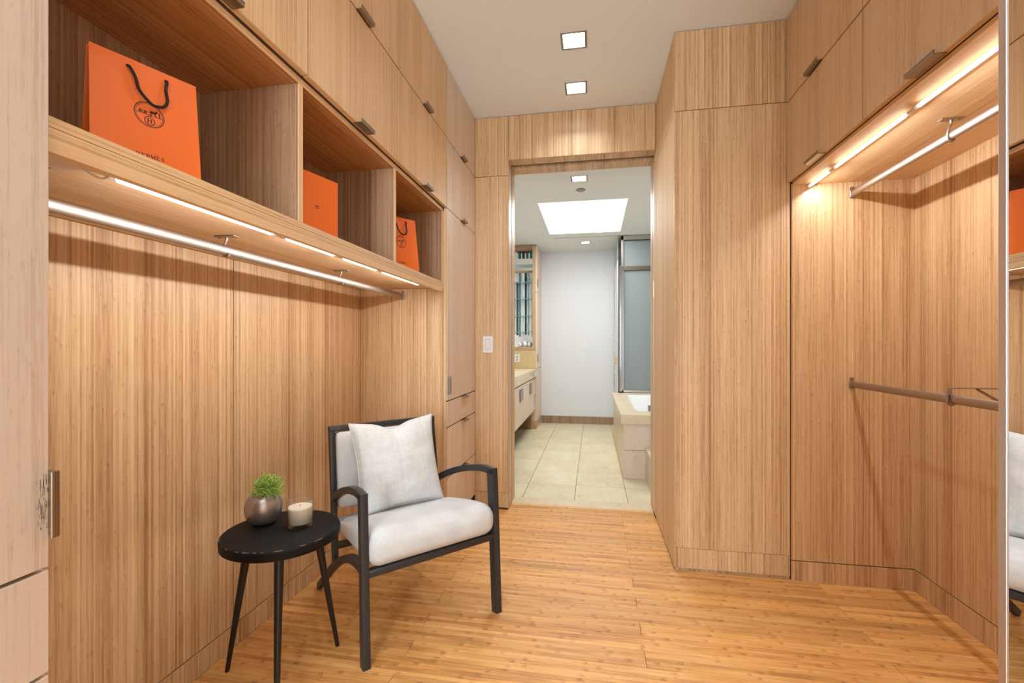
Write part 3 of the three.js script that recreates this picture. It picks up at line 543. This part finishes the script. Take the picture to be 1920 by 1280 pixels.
  for (const [xx, rr] of [[-0.90, 0.030], [-0.965, 0.036], [-1.035, 0.028]]) { const w = thing('glass_bowl', [xx, 1.162, 6.50], xx > -0.92 ? 'small white rounded vase inside the display cabinet beside its frame' : xx > -1 ? 'largest white rounded vase on the floor of the display cabinet' : 'small white rounded vase deepest left in the display cabinet', 'vase', 'white vases in the display cabinet'); part('body', new THREE.LatheGeometry([[0.001, 0], [rr * 0.6, 0], [rr, rr * 0.9], [rr * 0.75, rr * 1.9], [rr * 0.45, rr * 2.3], [rr * 0.4, rr * 2.3], [rr * 0.65, rr * 1.8], [rr * 0.85, rr * 0.9], [0.001, 0.005]].map(([a, b2]) => new THREE.Vector2(a, b2)), 24).translate(xx, 1.162, -6.50), M.tub, w); }
}
// ---------------------------------------------------------------- bathtub in its stone deck, step and steam shower
{
  const t = thing('tub_deck', [0.75, 0, 5.05], 'stone-clad bathtub deck with a thick cream slab edge', 'deck');
  part('core', merge([box(0.30, 0.385, 0.0, 0.48, 4.19, 6.05, 'y', 0), box(0.385, 1.315, 0, 0.48, 4.19, 4.38, 'y', 0), box(0.385, 1.315, 0, 0.48, 5.82, 6.05, 'y', 0)]), M.grout, t);
  const s = new THREE.Shape([[0.245, 4.148], [1.316, 4.148], [1.316, 6.055], [0.245, 6.055]].map(([a, b]) => new THREE.Vector2(a, b)));
  const hole = new THREE.Path(), rr = 0.05, a0 = 0.392, a1 = 1.18, b0 = 4.385, b1 = 5.815; hole.moveTo(a0 + rr, b0); hole.lineTo(a1 - rr, b0); hole.absarc(a1 - rr, b0 + rr, rr, -Math.PI / 2, 0); hole.lineTo(a1, b1 - rr); hole.absarc(a1 - rr, b1 - rr, rr, 0, Math.PI / 2); hole.lineTo(a0 + rr, b1); hole.absarc(a0 + rr, b1 - rr, rr, Math.PI / 2, Math.PI); hole.lineTo(a0, b0 + rr); hole.absarc(a0 + rr, b0 + rr, rr, Math.PI, Math.PI * 1.5); s.holes.push(hole);
  part('slab', planarUV(new THREE.ExtrudeGeometry(s, { depth: 0.08, bevelEnabled: true, bevelSize: 0.003, bevelThickness: 0.003, bevelSegments: 1 }).rotateX(-Math.PI / 2).translate(0, 0.489, 0), 'x'), M.slabTop || (M.slabTop = std({ map: texCream, roughness: 0.3 })), t);
  for (const [a, b] of [[0.262, 0.66], [0.664, 1.06], [1.064, 1.315]]) for (const [c, e] of [[0.001, 0.252], [0.255, 0.486]]) part('tile', box(a, b, c, e, 4.168, 4.19, 'x', 0.001), M.slab, t);
  for (let i = 0; i < 5; i++) part('tile', box(0.262, 0.30, 0.001, 0.486, 4.192 + i * 0.373, 4.562 + i * 0.373, 'd', 0.001), M.cream, t);
  const b = thing('bathtub', [0.78, 0.1, 5.1], 'white drop-in bathtub set in the stone deck', 'bathtub');
  const ring = (x0, x1, d0, d1, y, r, n = 8) => { const p = []; for (const [cx, cd, st] of [[x1 - r, d1 - r, 0], [x0 + r, d1 - r, 1], [x0 + r, d0 + r, 2], [x1 - r, d0 + r, 3]]) for (let i = 0; i <= n; i++) { const a = (st + i / n) * Math.PI / 2; p.push([cx + Math.cos(a) * r, y, -(cd + Math.sin(a) * r)]); } return p; };
  const rings = [ring(a0 - 0.004, a1 + 0.004, b0 - 0.004, b1 + 0.004, 0.567, 0.054), ring(a0 + 0.004, a1 - 0.004, b0 + 0.004, b1 - 0.004, 0.567, 0.05), ring(a0 + 0.022, a1 - 0.022, b0 + 0.022, b1 - 0.022, 0.555, 0.08), ring(a0 + 0.06, a1 - 0.06, b0 + 0.09, b1 - 0.09, 0.30, 0.12), ring(a0 + 0.10, a1 - 0.10, b0 + 0.15, b1 - 0.15, 0.17, 0.14), ring(a0 + 0.2, a1 - 0.2, b0 + 0.3, b1 - 0.3, 0.15, 0.12)];
  const pos = [], idx = [], n = rings[0].length; rings.forEach((q) => q.forEach((v) => pos.push(...v)));
  for (let k = 0; k + 1 < rings.length; k++) for (let i = 0; i < n; i++) { const A = k * n + i, B = k * n + (i + 1) % n; idx.push(A, A + n, B, B, A + n, B + n); }
  const cI = pos.length / 3; pos.push((a0 + a1) / 2, 0.15, -(b0 + b1) / 2); for (let i = 0; i < n; i++) idx.push((rings.length - 1) * n + i, cI, (rings.length - 1) * n + (i + 1) % n);
  const g = new THREE.BufferGeometry(); g.setAttribute('position', new THREE.Float32BufferAttribute(pos, 3)); g.setIndex(idx); g.setAttribute('uv', new THREE.Float32BufferAttribute(new Float32Array(pos.length / 3 * 2), 2)); g.computeVertexNormals();
  const mt = M.tub.clone(); mt.side = THREE.DoubleSide; part('basin', g, mt, b);
  part('overflow', box(0.545, 0.60, 0.46, 0.575, 4.72, 4.80, 'y', 0.006), M.bronze, b);
  const st = thing('stone_step', [0.8, 0, 4.0], 'low stone step in front of the bathtub deck', 'step');
  part('riser', box(0.455, 1.315, 0.0, 0.255, 3.80, 4.165, 'x', 0.002), M.slab, st); part('tread', box(0.449, 1.318, 0.257, 0.288, 3.79, 4.166, 'x', 0.003), M.cream, st);
  const sh = thing('shower_enclosure', [0.75, 0.575, 6.06], 'frosted glass steam shower enclosure with dark metal frame', 'shower');
  part('glass_panel', box(0.39, 1.31, 0.61, 2.15, 6.10, 6.108, 'y', 0), M.frosted, sh);
  part('transom', box(0.39, 1.31, 2.205, 2.535, 6.10, 6.108, 'y', 0), M.frosted, sh);
  part('frame', merge([box(0.36, 0.388, 0.575, 2.60, 6.075, 6.12, 'y'), box(0.36, 1.315, 2.545, 2.60, 6.075, 6.12, 'x'), box(0.36, 1.315, 0.575, 0.608, 6.075, 6.12, 'x')]), M.steelWarm || (M.steelWarm = std({ color: new THREE.Color(0.5, 0.47, 0.43), metalness: 1, roughness: 0.22 })), sh);
  part('rail', box(0.36, 1.315, 2.152, 2.203, 6.07, 6.12, 'x', 0.004), M.bronze, sh);
  part('post', new THREE.CylinderGeometry(0.022, 0.022, 1.62, 20).translate(0.352, 1.40, -6.045), M.chromeDark || (M.chromeDark = std({ color: new THREE.Color(0.5, 0.5, 0.52), metalness: 1, roughness: 0.12 })), sh);
  part('side_panel', box(0.315, 0.322, 0.0, 2.30, 6.12, 6.93, 'y', 0), phy({ color: new THREE.Color(0.75, 0.78, 0.78), roughness: 0.3, transmission: 0.2, thickness: 0 }), sh);
  part('side_transom', box(0.315, 0.322, 2.31, 2.58, 6.12, 6.93, 'y', 0), M.frosted, sh);
  const hb = []; for (let i = 0; i < 60; i++) hb.push(box(0.300, 0.314, 0.60 + i * 0.028, 0.612 + i * 0.028, 6.90, 6.925, 'y', 0)); const h2 = part('seal_strip', merge(hb), M.bronze, sh); h2.userData.kind = 'stuff';
  part('handle', box(0.285, 0.316, 0.94, 1.03, 6.24, 6.28, 'y', 0.004), M.wall, sh);
}

// ---------------------------------------------------------------- orange packages in the cubbies
function print(w, h, draw) { const c = document.createElement('canvas'); c.width = w; c.height = h; const k = c.getContext('2d'); k.fillStyle = '#fb7a2a'; k.fillRect(0, 0, w, h); draw(k); const t = new THREE.CanvasTexture(c); t.colorSpace = THREE.SRGBColorSpace; return t; }
const INK = '#2e120a';
function emblem(k, cx, cy, s) { // ring, carriage with horse and groom on a line, small ring with an H
  k.strokeStyle = k.fillStyle = INK; k.lineCap = 'round';
  k.lineWidth = s * 0.065; k.beginPath(); k.arc(cx, cy, s * 0.98, 0, 7); k.stroke();
  k.lineWidth = s * 0.032; k.beginPath(); k.arc(cx, cy, s * 0.88, 0, 7); k.stroke();
  k.lineWidth = s * 0.043; k.beginPath(); k.moveTo(cx - s * 0.86, cy + s * 0.02); k.lineTo(cx + s * 0.86, cy + s * 0.02); k.stroke();
  // carriage
  k.lineWidth = s * 0.036; for (const [a, r] of [[-0.6, 0.11], [-0.28, 0.11]]) { k.beginPath(); k.arc(cx + a * s, cy - 0.1 * s, r * s, 0, 7); k.stroke(); for (let i = 0; i < 6; i++) { k.beginPath(); k.moveTo(cx + a * s, cy - 0.1 * s); k.lineTo(cx + (a + r * Math.cos(i)) * s, cy + (-0.1 + r * Math.sin(i)) * s); k.stroke(); } }
  k.beginPath(); k.moveTo(cx - 0.7 * s, cy - 0.38 * s); k.quadraticCurveTo(cx - 0.44 * s, cy - 0.12 * s, cx - 0.22 * s, cy - 0.3 * s); k.lineTo(cx - 0.2 * s, cy - 0.2 * s); k.lineTo(cx - 0.6 * s, cy - 0.2 * s); k.closePath(); k.fill();
  k.beginPath(); k.moveTo(cx - 0.22 * s, cy - 0.2 * s); k.lineTo(cx + 0.1 * s, cy - 0.24 * s); k.stroke();
  // horse
  k.beginPath(); k.moveTo(cx + 0.02 * s, cy - 0.34 * s); k.quadraticCurveTo(cx + 0.2 * s, cy - 0.42 * s, cx + 0.36 * s, cy - 0.32 * s); k.lineTo(cx + 0.46 * s, cy - 0.5 * s); k.lineTo(cx + 0.56 * s, cy - 0.4 * s); k.lineTo(cx + 0.42 * s, cy - 0.18 * s); k.lineTo(cx + 0.1 * s, cy - 0.16 * s); k.closePath(); k.fill();
  k.lineWidth = s * 0.051; for (const a of [0.06, 0.14, 0.34, 0.42]) { k.beginPath(); k.moveTo(cx + a * s, cy - 0.2 * s); k.lineTo(cx + (a + 0.03) * s, cy - 0.01 * s); k.stroke(); }
  // groom
  k.lineWidth = s * 0.087; k.beginPath(); k.moveTo(cx + 0.68 * s, cy - 0.02 * s); k.lineTo(cx + 0.68 * s, cy - 0.28 * s); k.stroke(); k.beginPath(); k.arc(cx + 0.68 * s, cy - 0.36 * s, s * 0.05, 0, 7); k.fill();
  k.lineWidth = s * 0.051; k.beginPath(); k.arc(cx, cy + 0.1 * s, s * 0.09, 0, 7); k.stroke();
  k.lineWidth = s * 0.058; k.beginPath(); k.arc(cx, cy + 0.5 * s, s * 0.33, 0, 7); k.stroke();
  k.font = `bold ${Math.round(s * 0.52)}px serif`; k.textAlign = 'center'; k.textBaseline = 'middle'; k.fillText('H', cx, cy + 0.515 * s);
}
function bagPrint(small) { return print(1024, 1280, (k) => { k.scale(2, 2); emblem(k, 258, 292, 72); k.fillStyle = INK; k.textAlign = 'center'; k.textBaseline = 'middle'; k.font = 'bold 30px serif'; const word = 'HERMÈS'; [...word].forEach((c, i) => k.fillText(c, 258 + (i - 2.5) * 23, 536)); k.font = '14px serif';[...'PARIS'].forEach((c, i) => k.fillText(c, 258 + (i - 2) * 13, 570)); }); }
// a paper carrier bag: panels that lean in towards the open top, gussets folded inwards, rope handles
function paperBag(at, turn, w, h, dep, label, tex) {
  const t = thing('paper_bag', at, label, 'paper bag', null, turn);
  const front = std({ map: tex, roughness: 0.5 }), wt = w * 0.965, topZ = dep * 0.12, base = dep / 2;
  const N = 14, grid = (f) => { const g = new THREE.PlaneGeometry(1, 1, N, N), p = g.attributes.position; for (let i = 0; i < p.count; i++) { const v = f(p.getX(i) + 0.5, p.getY(i) + 0.5); p.setXYZ(i, ...v); } g.computeVertexNormals(); return g; };
  const bulge = (u, v) => 0.004 * Math.sin(Math.PI * u) * Math.sin(Math.PI * v) + 0.0012 * Math.sin(u * 9 + v * 5) * Math.sin(v * 7) * Math.sin(Math.PI * u);
  const zz = (v) => base + (topZ - base) * Math.min(1, v * 1.02);
  const both = (g) => { const b = g.clone(); const ix = b.index.array; for (let i = 0; i < ix.length; i += 3) { const q = ix[i]; ix[i] = ix[i + 2]; ix[i + 2] = q; } b.computeVertexNormals(); b.translate(0, 0, -0.0006); return merge([g, b]); };
  mesh('front_panel', both(grid((u, v) => [(u - 0.5) * (w + (wt - w) * v), v * h, zz(v) + bulge(u, v)])), front, t);
  mesh('back_panel', both(grid((u, v) => [(0.5 - u) * (w + (wt - w) * v), v * h, -zz(v) - bulge(u, v) * 0.5])), M.orange, t);
  for (const s of [-1, 1]) mesh('gusset', both(grid((u, v) => { const z = (u * 2 - 1) * zz(v) * s * -1, x = s * (w + (wt - w) * v) / 2 - s * (1 - Math.abs(u * 2 - 1)) * 0.03 * Math.min(1, v * 1.6); return [x, v * h, z]; })), (M.orangeSide || (M.orangeSide = (() => { const m = M.orange.clone(); m.side = THREE.DoubleSide; return m; })())), t);
  mesh('base', new RoundedBoxGeometry(w * 0.99, 0.002, dep * 0.98, 1, 0.0008).translate(0, 0.001, 0), M.orange, t);
  const hw = w * 0.175, y0 = h - 0.017, z0 = topZ + 0.004;
  const rope = (s) => { const p = (a, b, c) => new THREE.Vector3(a, b, (topZ + (base - topZ) * (1 - b / h) + c) * s); return tube([p(-hw, y0, -0.004), p(-hw + 0.002, y0 - 0.004, 0.006), p(-hw + 0.010, y0 - 0.026, 0.012), p(-hw + 0.016, y0 - 0.05, 0.012), p(-hw + 0.034, y0 - 0.070, 0.012), p(0.006, y0 - 0.074, 0.012), p(hw - 0.012, y0 - 0.070, 0.012), p(hw - 0.003, y0 - 0.055, 0.012), p(hw - 0.005, y0 - 0.028, 0.012), p(hw, y0 - 0.004, 0.006), p(hw, y0, -0.004)], 0.0032, 80, 10); };
  mesh('handle', rope(1), M.cord, t); mesh('handle', rope(-1).scale(1, 1, 1), M.cord, t);
  return t;
}
const shelfY = 1.5535;
const faceX = (deg) => Math.PI / 2 + deg * Math.PI / 180; // local +z turned to +x, then by deg
paperBag([-0.978, shelfY, 0.857], faceX(-22), 0.202, 0.245, 0.055, 'large orange paper bag with black rope handle in the cubby nearest the camera', bagPrint(false));
paperBag([-0.985, shelfY, 2.205], faceX(-32), 0.205, 0.282, 0.09, 'orange paper bag with black rope handle in the cubby farthest from the camera', bagPrint(true));
{
  const t = thing('gift_box', [-0.995, shelfY, 1.475], 'plain orange gift box with a tiny emblem in the middle cubby', 'box', null, faceX(-15));
  const w = 0.19, h = 0.226, dp = 0.08, tx = print(512, 608, (k) => { const s = 26, cx = 256, cy = 300; k.strokeStyle = k.fillStyle = INK; k.lineWidth = 2; k.beginPath(); k.arc(cx - 14, cy, 6, 0, 7); k.stroke(); k.beginPath(); k.arc(cx - 2, cy, 6, 0, 7); k.stroke(); k.fillRect(cx - 18, cy - 14, 18, 8); k.beginPath(); k.ellipse(cx + 12, cy - 8, 9, 4, 0, 0, 7); k.fill(); k.fillRect(cx + 18, cy - 18, 4, 9); for (const a of [4, 9, 16, 20]) k.fillRect(cx + a, cy - 6, 2, 11); k.fillRect(cx - 24, cy + 6, 50, 1.6); k.font = 'bold 11px serif'; k.textAlign = 'center'; [...'HERMÈS'].forEach((c, i) => k.fillText(c, cx + (i - 2.5) * 9, cy + 20)); });
  mesh('body', new RoundedBoxGeometry(w, h, dp - 0.028, 2, 0.002).translate(0, h / 2, -0.014), M.orange, t);
  const lid = mesh('lid', new RoundedBoxGeometry(w + 0.003, h + 0.003, 0.027, 2, 0.002).translate(0, h / 2 + 0.0005, dp / 2 - 0.0135), M.orange, t);
  const pg = new THREE.PlaneGeometry(w, h); mesh('front_print', pg.translate(0, h / 2, dp / 2 + 0.0004), std({ map: tx, roughness: 0.5 }), t);
}

// ---------------------------------------------------------------- armchair
const chairTurn = Math.atan2(0.734, 0.679);
const flat = (pts, th, wd, cx, bevel = 0.002) => { // a flat bar following a curve in the z-y plane
  const c = new THREE.SplineCurve(pts.map(([z, y]) => new THREE.Vector2(z, y))), n = 40, a = [], b = [];
  for (let i = 0; i <= n; i++) { const p = c.getPoint(i / n), t = c.getTangent(i / n), nx = -t.y, ny = t.x, h = th / 2 - bevel; a.push(new THREE.Vector2(p.x + nx * h, p.y + ny * h)); b.push(new THREE.Vector2(p.x - nx * h, p.y - ny * h)); }
  const s = new THREE.Shape([...a, ...b.reverse()]), g = new THREE.ExtrudeGeometry(s, { depth: wd - 2 * bevel, bevelEnabled: true, bevelSize: bevel, bevelThickness: bevel, bevelSegments: 2, steps: 1 });
  g.translate(0, 0, -(wd / 2 - bevel)); // shape x = chair z, extrusion = chair x
  g.applyMatrix4(new THREE.Matrix4().makeBasis(new THREE.Vector3(0, 0, 1), new THREE.Vector3(0, 1, 0), new THREE.Vector3(-1, 0, 0)));
  return toCreasedNormals(g.translate(cx, 0, 0), 0.6);
};
// soft block: a rounded box whose faces are shaped by f(nx, ny, nz in -1..1) -> offset
function soft(w, h, d, r, f, seg = 14) {
  const g = mergeVertices((() => { const b = new THREE.BoxGeometry(w, h, d, seg * 2, seg, seg * 2); b.deleteAttribute('normal'); b.deleteAttribute('uv'); return b; })());
  const p = g.attributes.position, v = new THREE.Vector3(), c = new THREE.Vector3();
  for (let i = 0; i < p.count; i++) {
    v.fromBufferAttribute(p, i); const nx = v.x / w * 2, ny = v.y / h * 2, nz = v.z / d * 2;
    c.set(clamp(v.x, -w / 2 + r, w / 2 - r), clamp(v.y, -h / 2 + r, h / 2 - r), clamp(v.z, -d / 2 + r, d / 2 - r));
    const q = v.clone().sub(c); if (q.lengthSq() > 1e-12) v.copy(c).add(q.normalize().multiplyScalar(r));
    const o = f(nx, ny, nz); v.x += o[0]; v.y += o[1]; v.z += o[2]; p.setXYZ(i, v.x, v.y, v.z);
  }
  g.computeVertexNormals(); return planarUV(g, 'y', false);
}
{
  const t = thing('armchair', [-0.6185, 0, 1.782], 'low armchair with a dark metal frame and pale upholstery', 'armchair', null, chairTurn);
  // the back is a little narrower than the front
  const warp = (g) => { const p = g.attributes.position; for (let i = 0; i < p.count; i++) { const k = clamp(-p.getZ(i) / 0.45, 0, 1.6); p.setX(i, p.getX(i) * (0.974 - 0.155 * k) - 0.008 - 0.037 * k); } g.computeVertexNormals(); return g.index ? g : toCreasedNormals(g, 0.6); };
  const put = (n, g, m, t2) => mesh(n, warp(g), m, t2);
  for (const s of [-1, 1]) {
    const x = s * 0.303, mesh = (n, g, m, t2) => put(n, g, m, t2);
    mesh('front_leg', flat([[0.004, 0.0], [-0.006, 0.2], [-0.016, 0.4], [-0.028, 0.629]], 0.036, 0.030, x), M.frame, t);
    mesh('armrest', flat([[-0.012, 0.616], [-0.08, 0.621], [-0.16, 0.609], [-0.25, 0.584], [-0.34, 0.547], [-0.43, 0.50]], 0.028, 0.030, x), M.frame, t);
    mesh('back_leg', flat([[-0.012, 0.352], [-0.10, 0.349], [-0.19, 0.328], [-0.30, 0.278], [-0.42, 0.205], [-0.55, 0.108], [-0.685, 0.006]], 0.030, 0.030, x), M.frame, t);
    mesh('back_post', flat([[-0.405, 0.225], [-0.425, 0.42], [-0.445, 0.62], [-0.468, 0.815]], 0.034, 0.028, x * 0.995), M.frame, t);
  }
  put('front_rail', new RoundedBoxGeometry(0.58, 0.028, 0.028, 2, 0.002).translate(0, 0.334, -0.012), M.frame, t);
  put('rear_rail', new RoundedBoxGeometry(0.58, 0.026, 0.026, 2, 0.002).translate(0, 0.30, -0.408), M.frame, t);
  { const n = 24, g = new RoundedBoxGeometry(0.634, 0.026, 0.034, 2, 0.002).rotateX(-0.11).translate(0, 0.805, -0.466); put('top_rail', g, M.frame, t); }
  // seat cushion: crowned top, full rounded front, falling towards the back
  const seat = soft(0.584, 0.130, 0.465, 0.055, (x, y, z) => { const top = y > 0 ? y : 0; return [0.004 * x * (1 - y * y), top * (0.003 * (1 - x * x) - 0.009 + 0.0423 * z - 0.0237 * z * z), z > 0 ? 0.016 * (1 - y * y) * (1 - x ** 4) : 0]; }, 18);
  put('seat_cushion', seat.translate(0, 0.411, -0.210), M.suede, t);
  const back = soft(0.572, 0.336, 0.062, 0.022, (x, y, z) => [0, 0, z > 0 ? 0.014 * (1 - x * x) * (1 - y * y) : 0], 14);
  put('back_cushion', back.rotateX(-0.11).translate(0, 0.622, -0.446), M.suede, t);
}
{ // linen cushion with pointed corners and a dented top edge
  const S = 0.203, N = 44, pos = [], idx = [], uv = [];
  const nz = noise2(707, 12, 12), nf = noise2(708, 40, 40);
  for (const side of [1, -1]) for (let j = 0; j <= N; j++) for (let i = 0; i <= N; i++) {
    const u = i / N * 2 - 1, v = j / N * 2 - 1;
    const pin = 0.10, x = S * u * (1 - pin * (1 - v * v) * 1.0) , y0 = S * v * (1 - pin * (1 - u * u));
    const dent = v > 0 ? 0.028 * Math.exp(-(((u + 0.03) / 0.28) ** 2)) * v * v : 0;
    let th = 0.075 * Math.pow(Math.max(0, 1 - u * u), 0.42) * Math.pow(Math.max(0, 1 - v * v), 0.42);
    const edge = Math.max(Math.abs(u), Math.abs(v));
    th += (nz(u * 3 + 6, v * 3 + 6) * 0.006 + nf(u * 7 + 20, v * 7 + 20) * 0.002 + 0.005 * Math.sin((u - v) * 11) * Math.exp(-((1 - Math.abs(u * v)) ** 2) * 9)) * (1 - edge ** 4);
    th -= 0.02 * Math.exp(-(((u + 0.03) / 0.16) ** 2)) * Math.max(0, v) ** 2 * (1 - edge ** 8);
    pos.push(x, y0 - dent, side * Math.max(0.0012, side > 0 ? th : th * 0.5)); uv.push(x, y0);
  }
  const M1 = (N + 1) * (N + 1);
  for (let s = 0; s < 2; s++) for (let j = 0; j < N; j++) for (let i = 0; i < N; i++) { const a = s * M1 + j * (N + 1) + i, b = a + 1, c = a + N + 1, d = c + 1; if (s === 0) idx.push(a, b, d, a, d, c); else idx.push(a, d, b, a, c, d); }
  const ring = []; for (let i = 0; i <= N; i++) ring.push(i); for (let j = 1; j <= N; j++) ring.push(j * (N + 1) + N); for (let i = N - 1; i >= 0; i--) ring.push(N * (N + 1) + i); for (let j = N - 1; j > 0; j--) ring.push(j * (N + 1));
  for (let k = 0; k < ring.length; k++) { const a = ring[k], b = ring[(k + 1) % ring.length]; idx.push(a, a + M1, b, b, a + M1, b + M1); }
  const g = new THREE.BufferGeometry(); g.setAttribute('position', new THREE.Float32BufferAttribute(pos, 3)); g.setAttribute('uv', new THREE.Float32BufferAttribute(uv, 2)); g.setIndex(idx); g.computeVertexNormals();
  const t = thing('throw_pillow', [0, 0, 0], 'square white linen throw pillow leaning against the chair back', 'pillow');
  mesh('cover', g, M.linen, t);
  const seam = ring.map((k) => new THREE.Vector3(pos[3 * k], pos[3 * k + 1], 0)); mesh('seam', new THREE.TubeGeometry(new THREE.CatmullRomCurve3(seam, true), 200, 0.0022, 6, true), M.linen, t);
  // place in the chair's axes
  const m = new THREE.Matrix4().makeRotationY(chairTurn).setPosition(W3(-0.6185, 0, 1.782));
  const q = new THREE.Matrix4().makeTranslation(-0.040, 0.645, -0.316).multiply(new THREE.Matrix4().makeRotationX(-0.28)).multiply(new THREE.Matrix4().makeRotationZ(0.02));
  t.applyMatrix4(m.multiply(q));
}
// ---------------------------------------------------------------- side table with vase, flower and candle
{
  const cx = -1.095, cd = 1.468, top = 0.525, t = thing('side_table', [cx, 0, cd], 'round black metal side table on three splayed legs', 'table');
  const R = 0.192, prof = [[0, top - 0.036], [R - 0.006, top - 0.036], [R + 0.002, top - 0.031], [R + 0.003, top - 0.006], [R, top - 0.001], [R - 0.004, top], [0, top]].map(([a, b]) => new THREE.Vector2(a, b));
  part('tabletop', planarUV(toCreasedNormals(new THREE.LatheGeometry(prof, 96), 0.5).translate(cx, 0, -cd), 'y', false), M.iron, t);
  const r = rng(808), wr = []; for (let i = 0; i < 26; i++) { const a = r() * Math.PI * 2, w = 0.02 + r() * 0.12; const p = []; for (let k = 0; k <= 6; k++) { const b = a + w * k / 6; p.push(new THREE.Vector3(cx + (R - 0.0005) * Math.cos(b), top - 0.0012, -cd + (R - 0.0005) * Math.sin(b))); } wr.push(tube(p, 0.0007 + r() * 0.0006, 8, 5)); }
  const ww = part('worn_edge', merge(wr), M.worn, t); ww.userData.kind = 'stuff'; ww.userData.label = 'worn bare metal along the rim';
  for (const [fx, fd] of [[-1.306, 1.452], [-0.99, 1.652], [-0.974, 1.278]]) { const a = new THREE.Vector2(fx - cx, fd - cd).normalize(); part('leg', cyl(0.0075, 0.0155, W3(fx, 0, fd), W3(cx + a.x * 0.125, top - 0.034, cd + a.y * 0.125), 20), M.ironLeg, t); }
  const v = thing('round_vase', [-1.2, top, 1.505], 'round pewter-coloured vase holding a green flower', 'vase');
  const vp = [[0.001, 0.002], [0.03, 0.0], [0.045, 0.009], [0.058, 0.028], [0.0635, 0.054], [0.060, 0.08], [0.048, 0.102], [0.030, 0.116], [0.022, 0.120], [0.020, 0.118], [0.019, 0.112], [0.001, 0.108]].map(([a, b]) => new THREE.Vector2(a, b));
  const vs = new THREE.SplineCurve(vp.slice(1, 10)).getPoints(48);
  part('body', new THREE.LatheGeometry([vp[0], ...vs, vp[10], vp[11]], 64).translate(-1.2, top + 0.0005, -1.505), M.vase, v);
  // pincushion flower: a bud with many curling styles
  const fx = -1.178, fy = 0.655, fd = 1.50, f = thing('green_flower', [-1.2, top + 0.10, 1.505], 'bright green pincushion flower with curling spidery styles', 'flower'), rr = rng(909);
  part('bud', new THREE.SphereGeometry(0.022, 24, 16).translate(fx, fy - 0.004, -fd), M.bud, f);
  part('stem', cyl(0.006, 0.006, W3(-1.198, top + 0.112, 1.504), W3(fx, fy - 0.015, fd), 12), M.bud, f);
  const base = [], tips = [];
  for (let i = 0; i < 290; i++) {
    const k = (i + 0.5) / 290, ph = Math.acos(1 - 1.82 * k), th = i * 2.39996, dir = new THREE.Vector3(Math.sin(ph) * Math.cos(th), Math.cos(ph), Math.sin(ph) * Math.sin(th));
    const up = new THREE.Vector3(0, 1, 0), side = new THREE.Vector3(rr() - 0.5, rr() - 0.5, rr() - 0.5).cross(dir).normalize(), c = W3(fx, fy, fd), Lg = 0.040 + rr() * 0.011 + (rr() < 0.06 ? 0.016 : 0);
    const bend = up.clone().sub(dir.clone().multiplyScalar(dir.y)).multiplyScalar(0.5).addScaledVector(side, 0.75);
    const P = (a, b) => c.clone().addScaledVector(dir, a).addScaledVector(bend, b);
    const pts = [P(0.016, 0), P(Lg * 0.6, 0.004), P(Lg * 0.92, 0.010), P(Lg, 0.018), P(Lg * 0.93, 0.025), P(Lg * 0.82, 0.024)];
    base.push(tube(pts.slice(0, 5), 0.0010, 12, 5)); if (i % 2) tips.push(tube(pts.slice(3), 0.0011, 8, 5));
  }
  const s1 = part('styles', merge(base), M.tendril, f); s1.userData.kind = 'stuff'; const s2 = part('style_tips', merge(tips), M.tendrilTip, f); s2.userData.kind = 'stuff';
  const kx = -1.05, kd = 1.505, cn = thing('jar_candle', [kx, top, kd], 'cream candle in a clear glass tumbler', 'candle');
  const gp = [[0.001, 0], [0.040, 0], [0.0428, 0.003], [0.0438, 0.012], [0.0445, 0.092], [0.0436, 0.0938], [0.0424, 0.092], [0.0415, 0.0135], [0.001, 0.0125]].map(([a, b]) => new THREE.Vector2(a, b));
  part('glass', new THREE.LatheGeometry(gp, 64).translate(kx, top + 0.0006, -kd), M.glass, cn);
  part('wax', new THREE.LatheGeometry([[0.001, 0.0135], [0.0405, 0.0142], [0.0414, 0.066], [0.0405, 0.0705], [0.034, 0.0685], [0.001, 0.0675]].map(([a, b]) => new THREE.Vector2(a, b)), 48).translate(kx, top + 0.0006, -kd), M.wax, cn);
  part('wick', cyl(0.0009, 0.0009, W3(kx, top + 0.067, kd), W3(kx + 0.001, top + 0.078, kd), 8), M.wick, cn);
}
scene.traverse((o) => { if (o.isLight) o.castShadow = true; });
renderer.render(scene, camera);
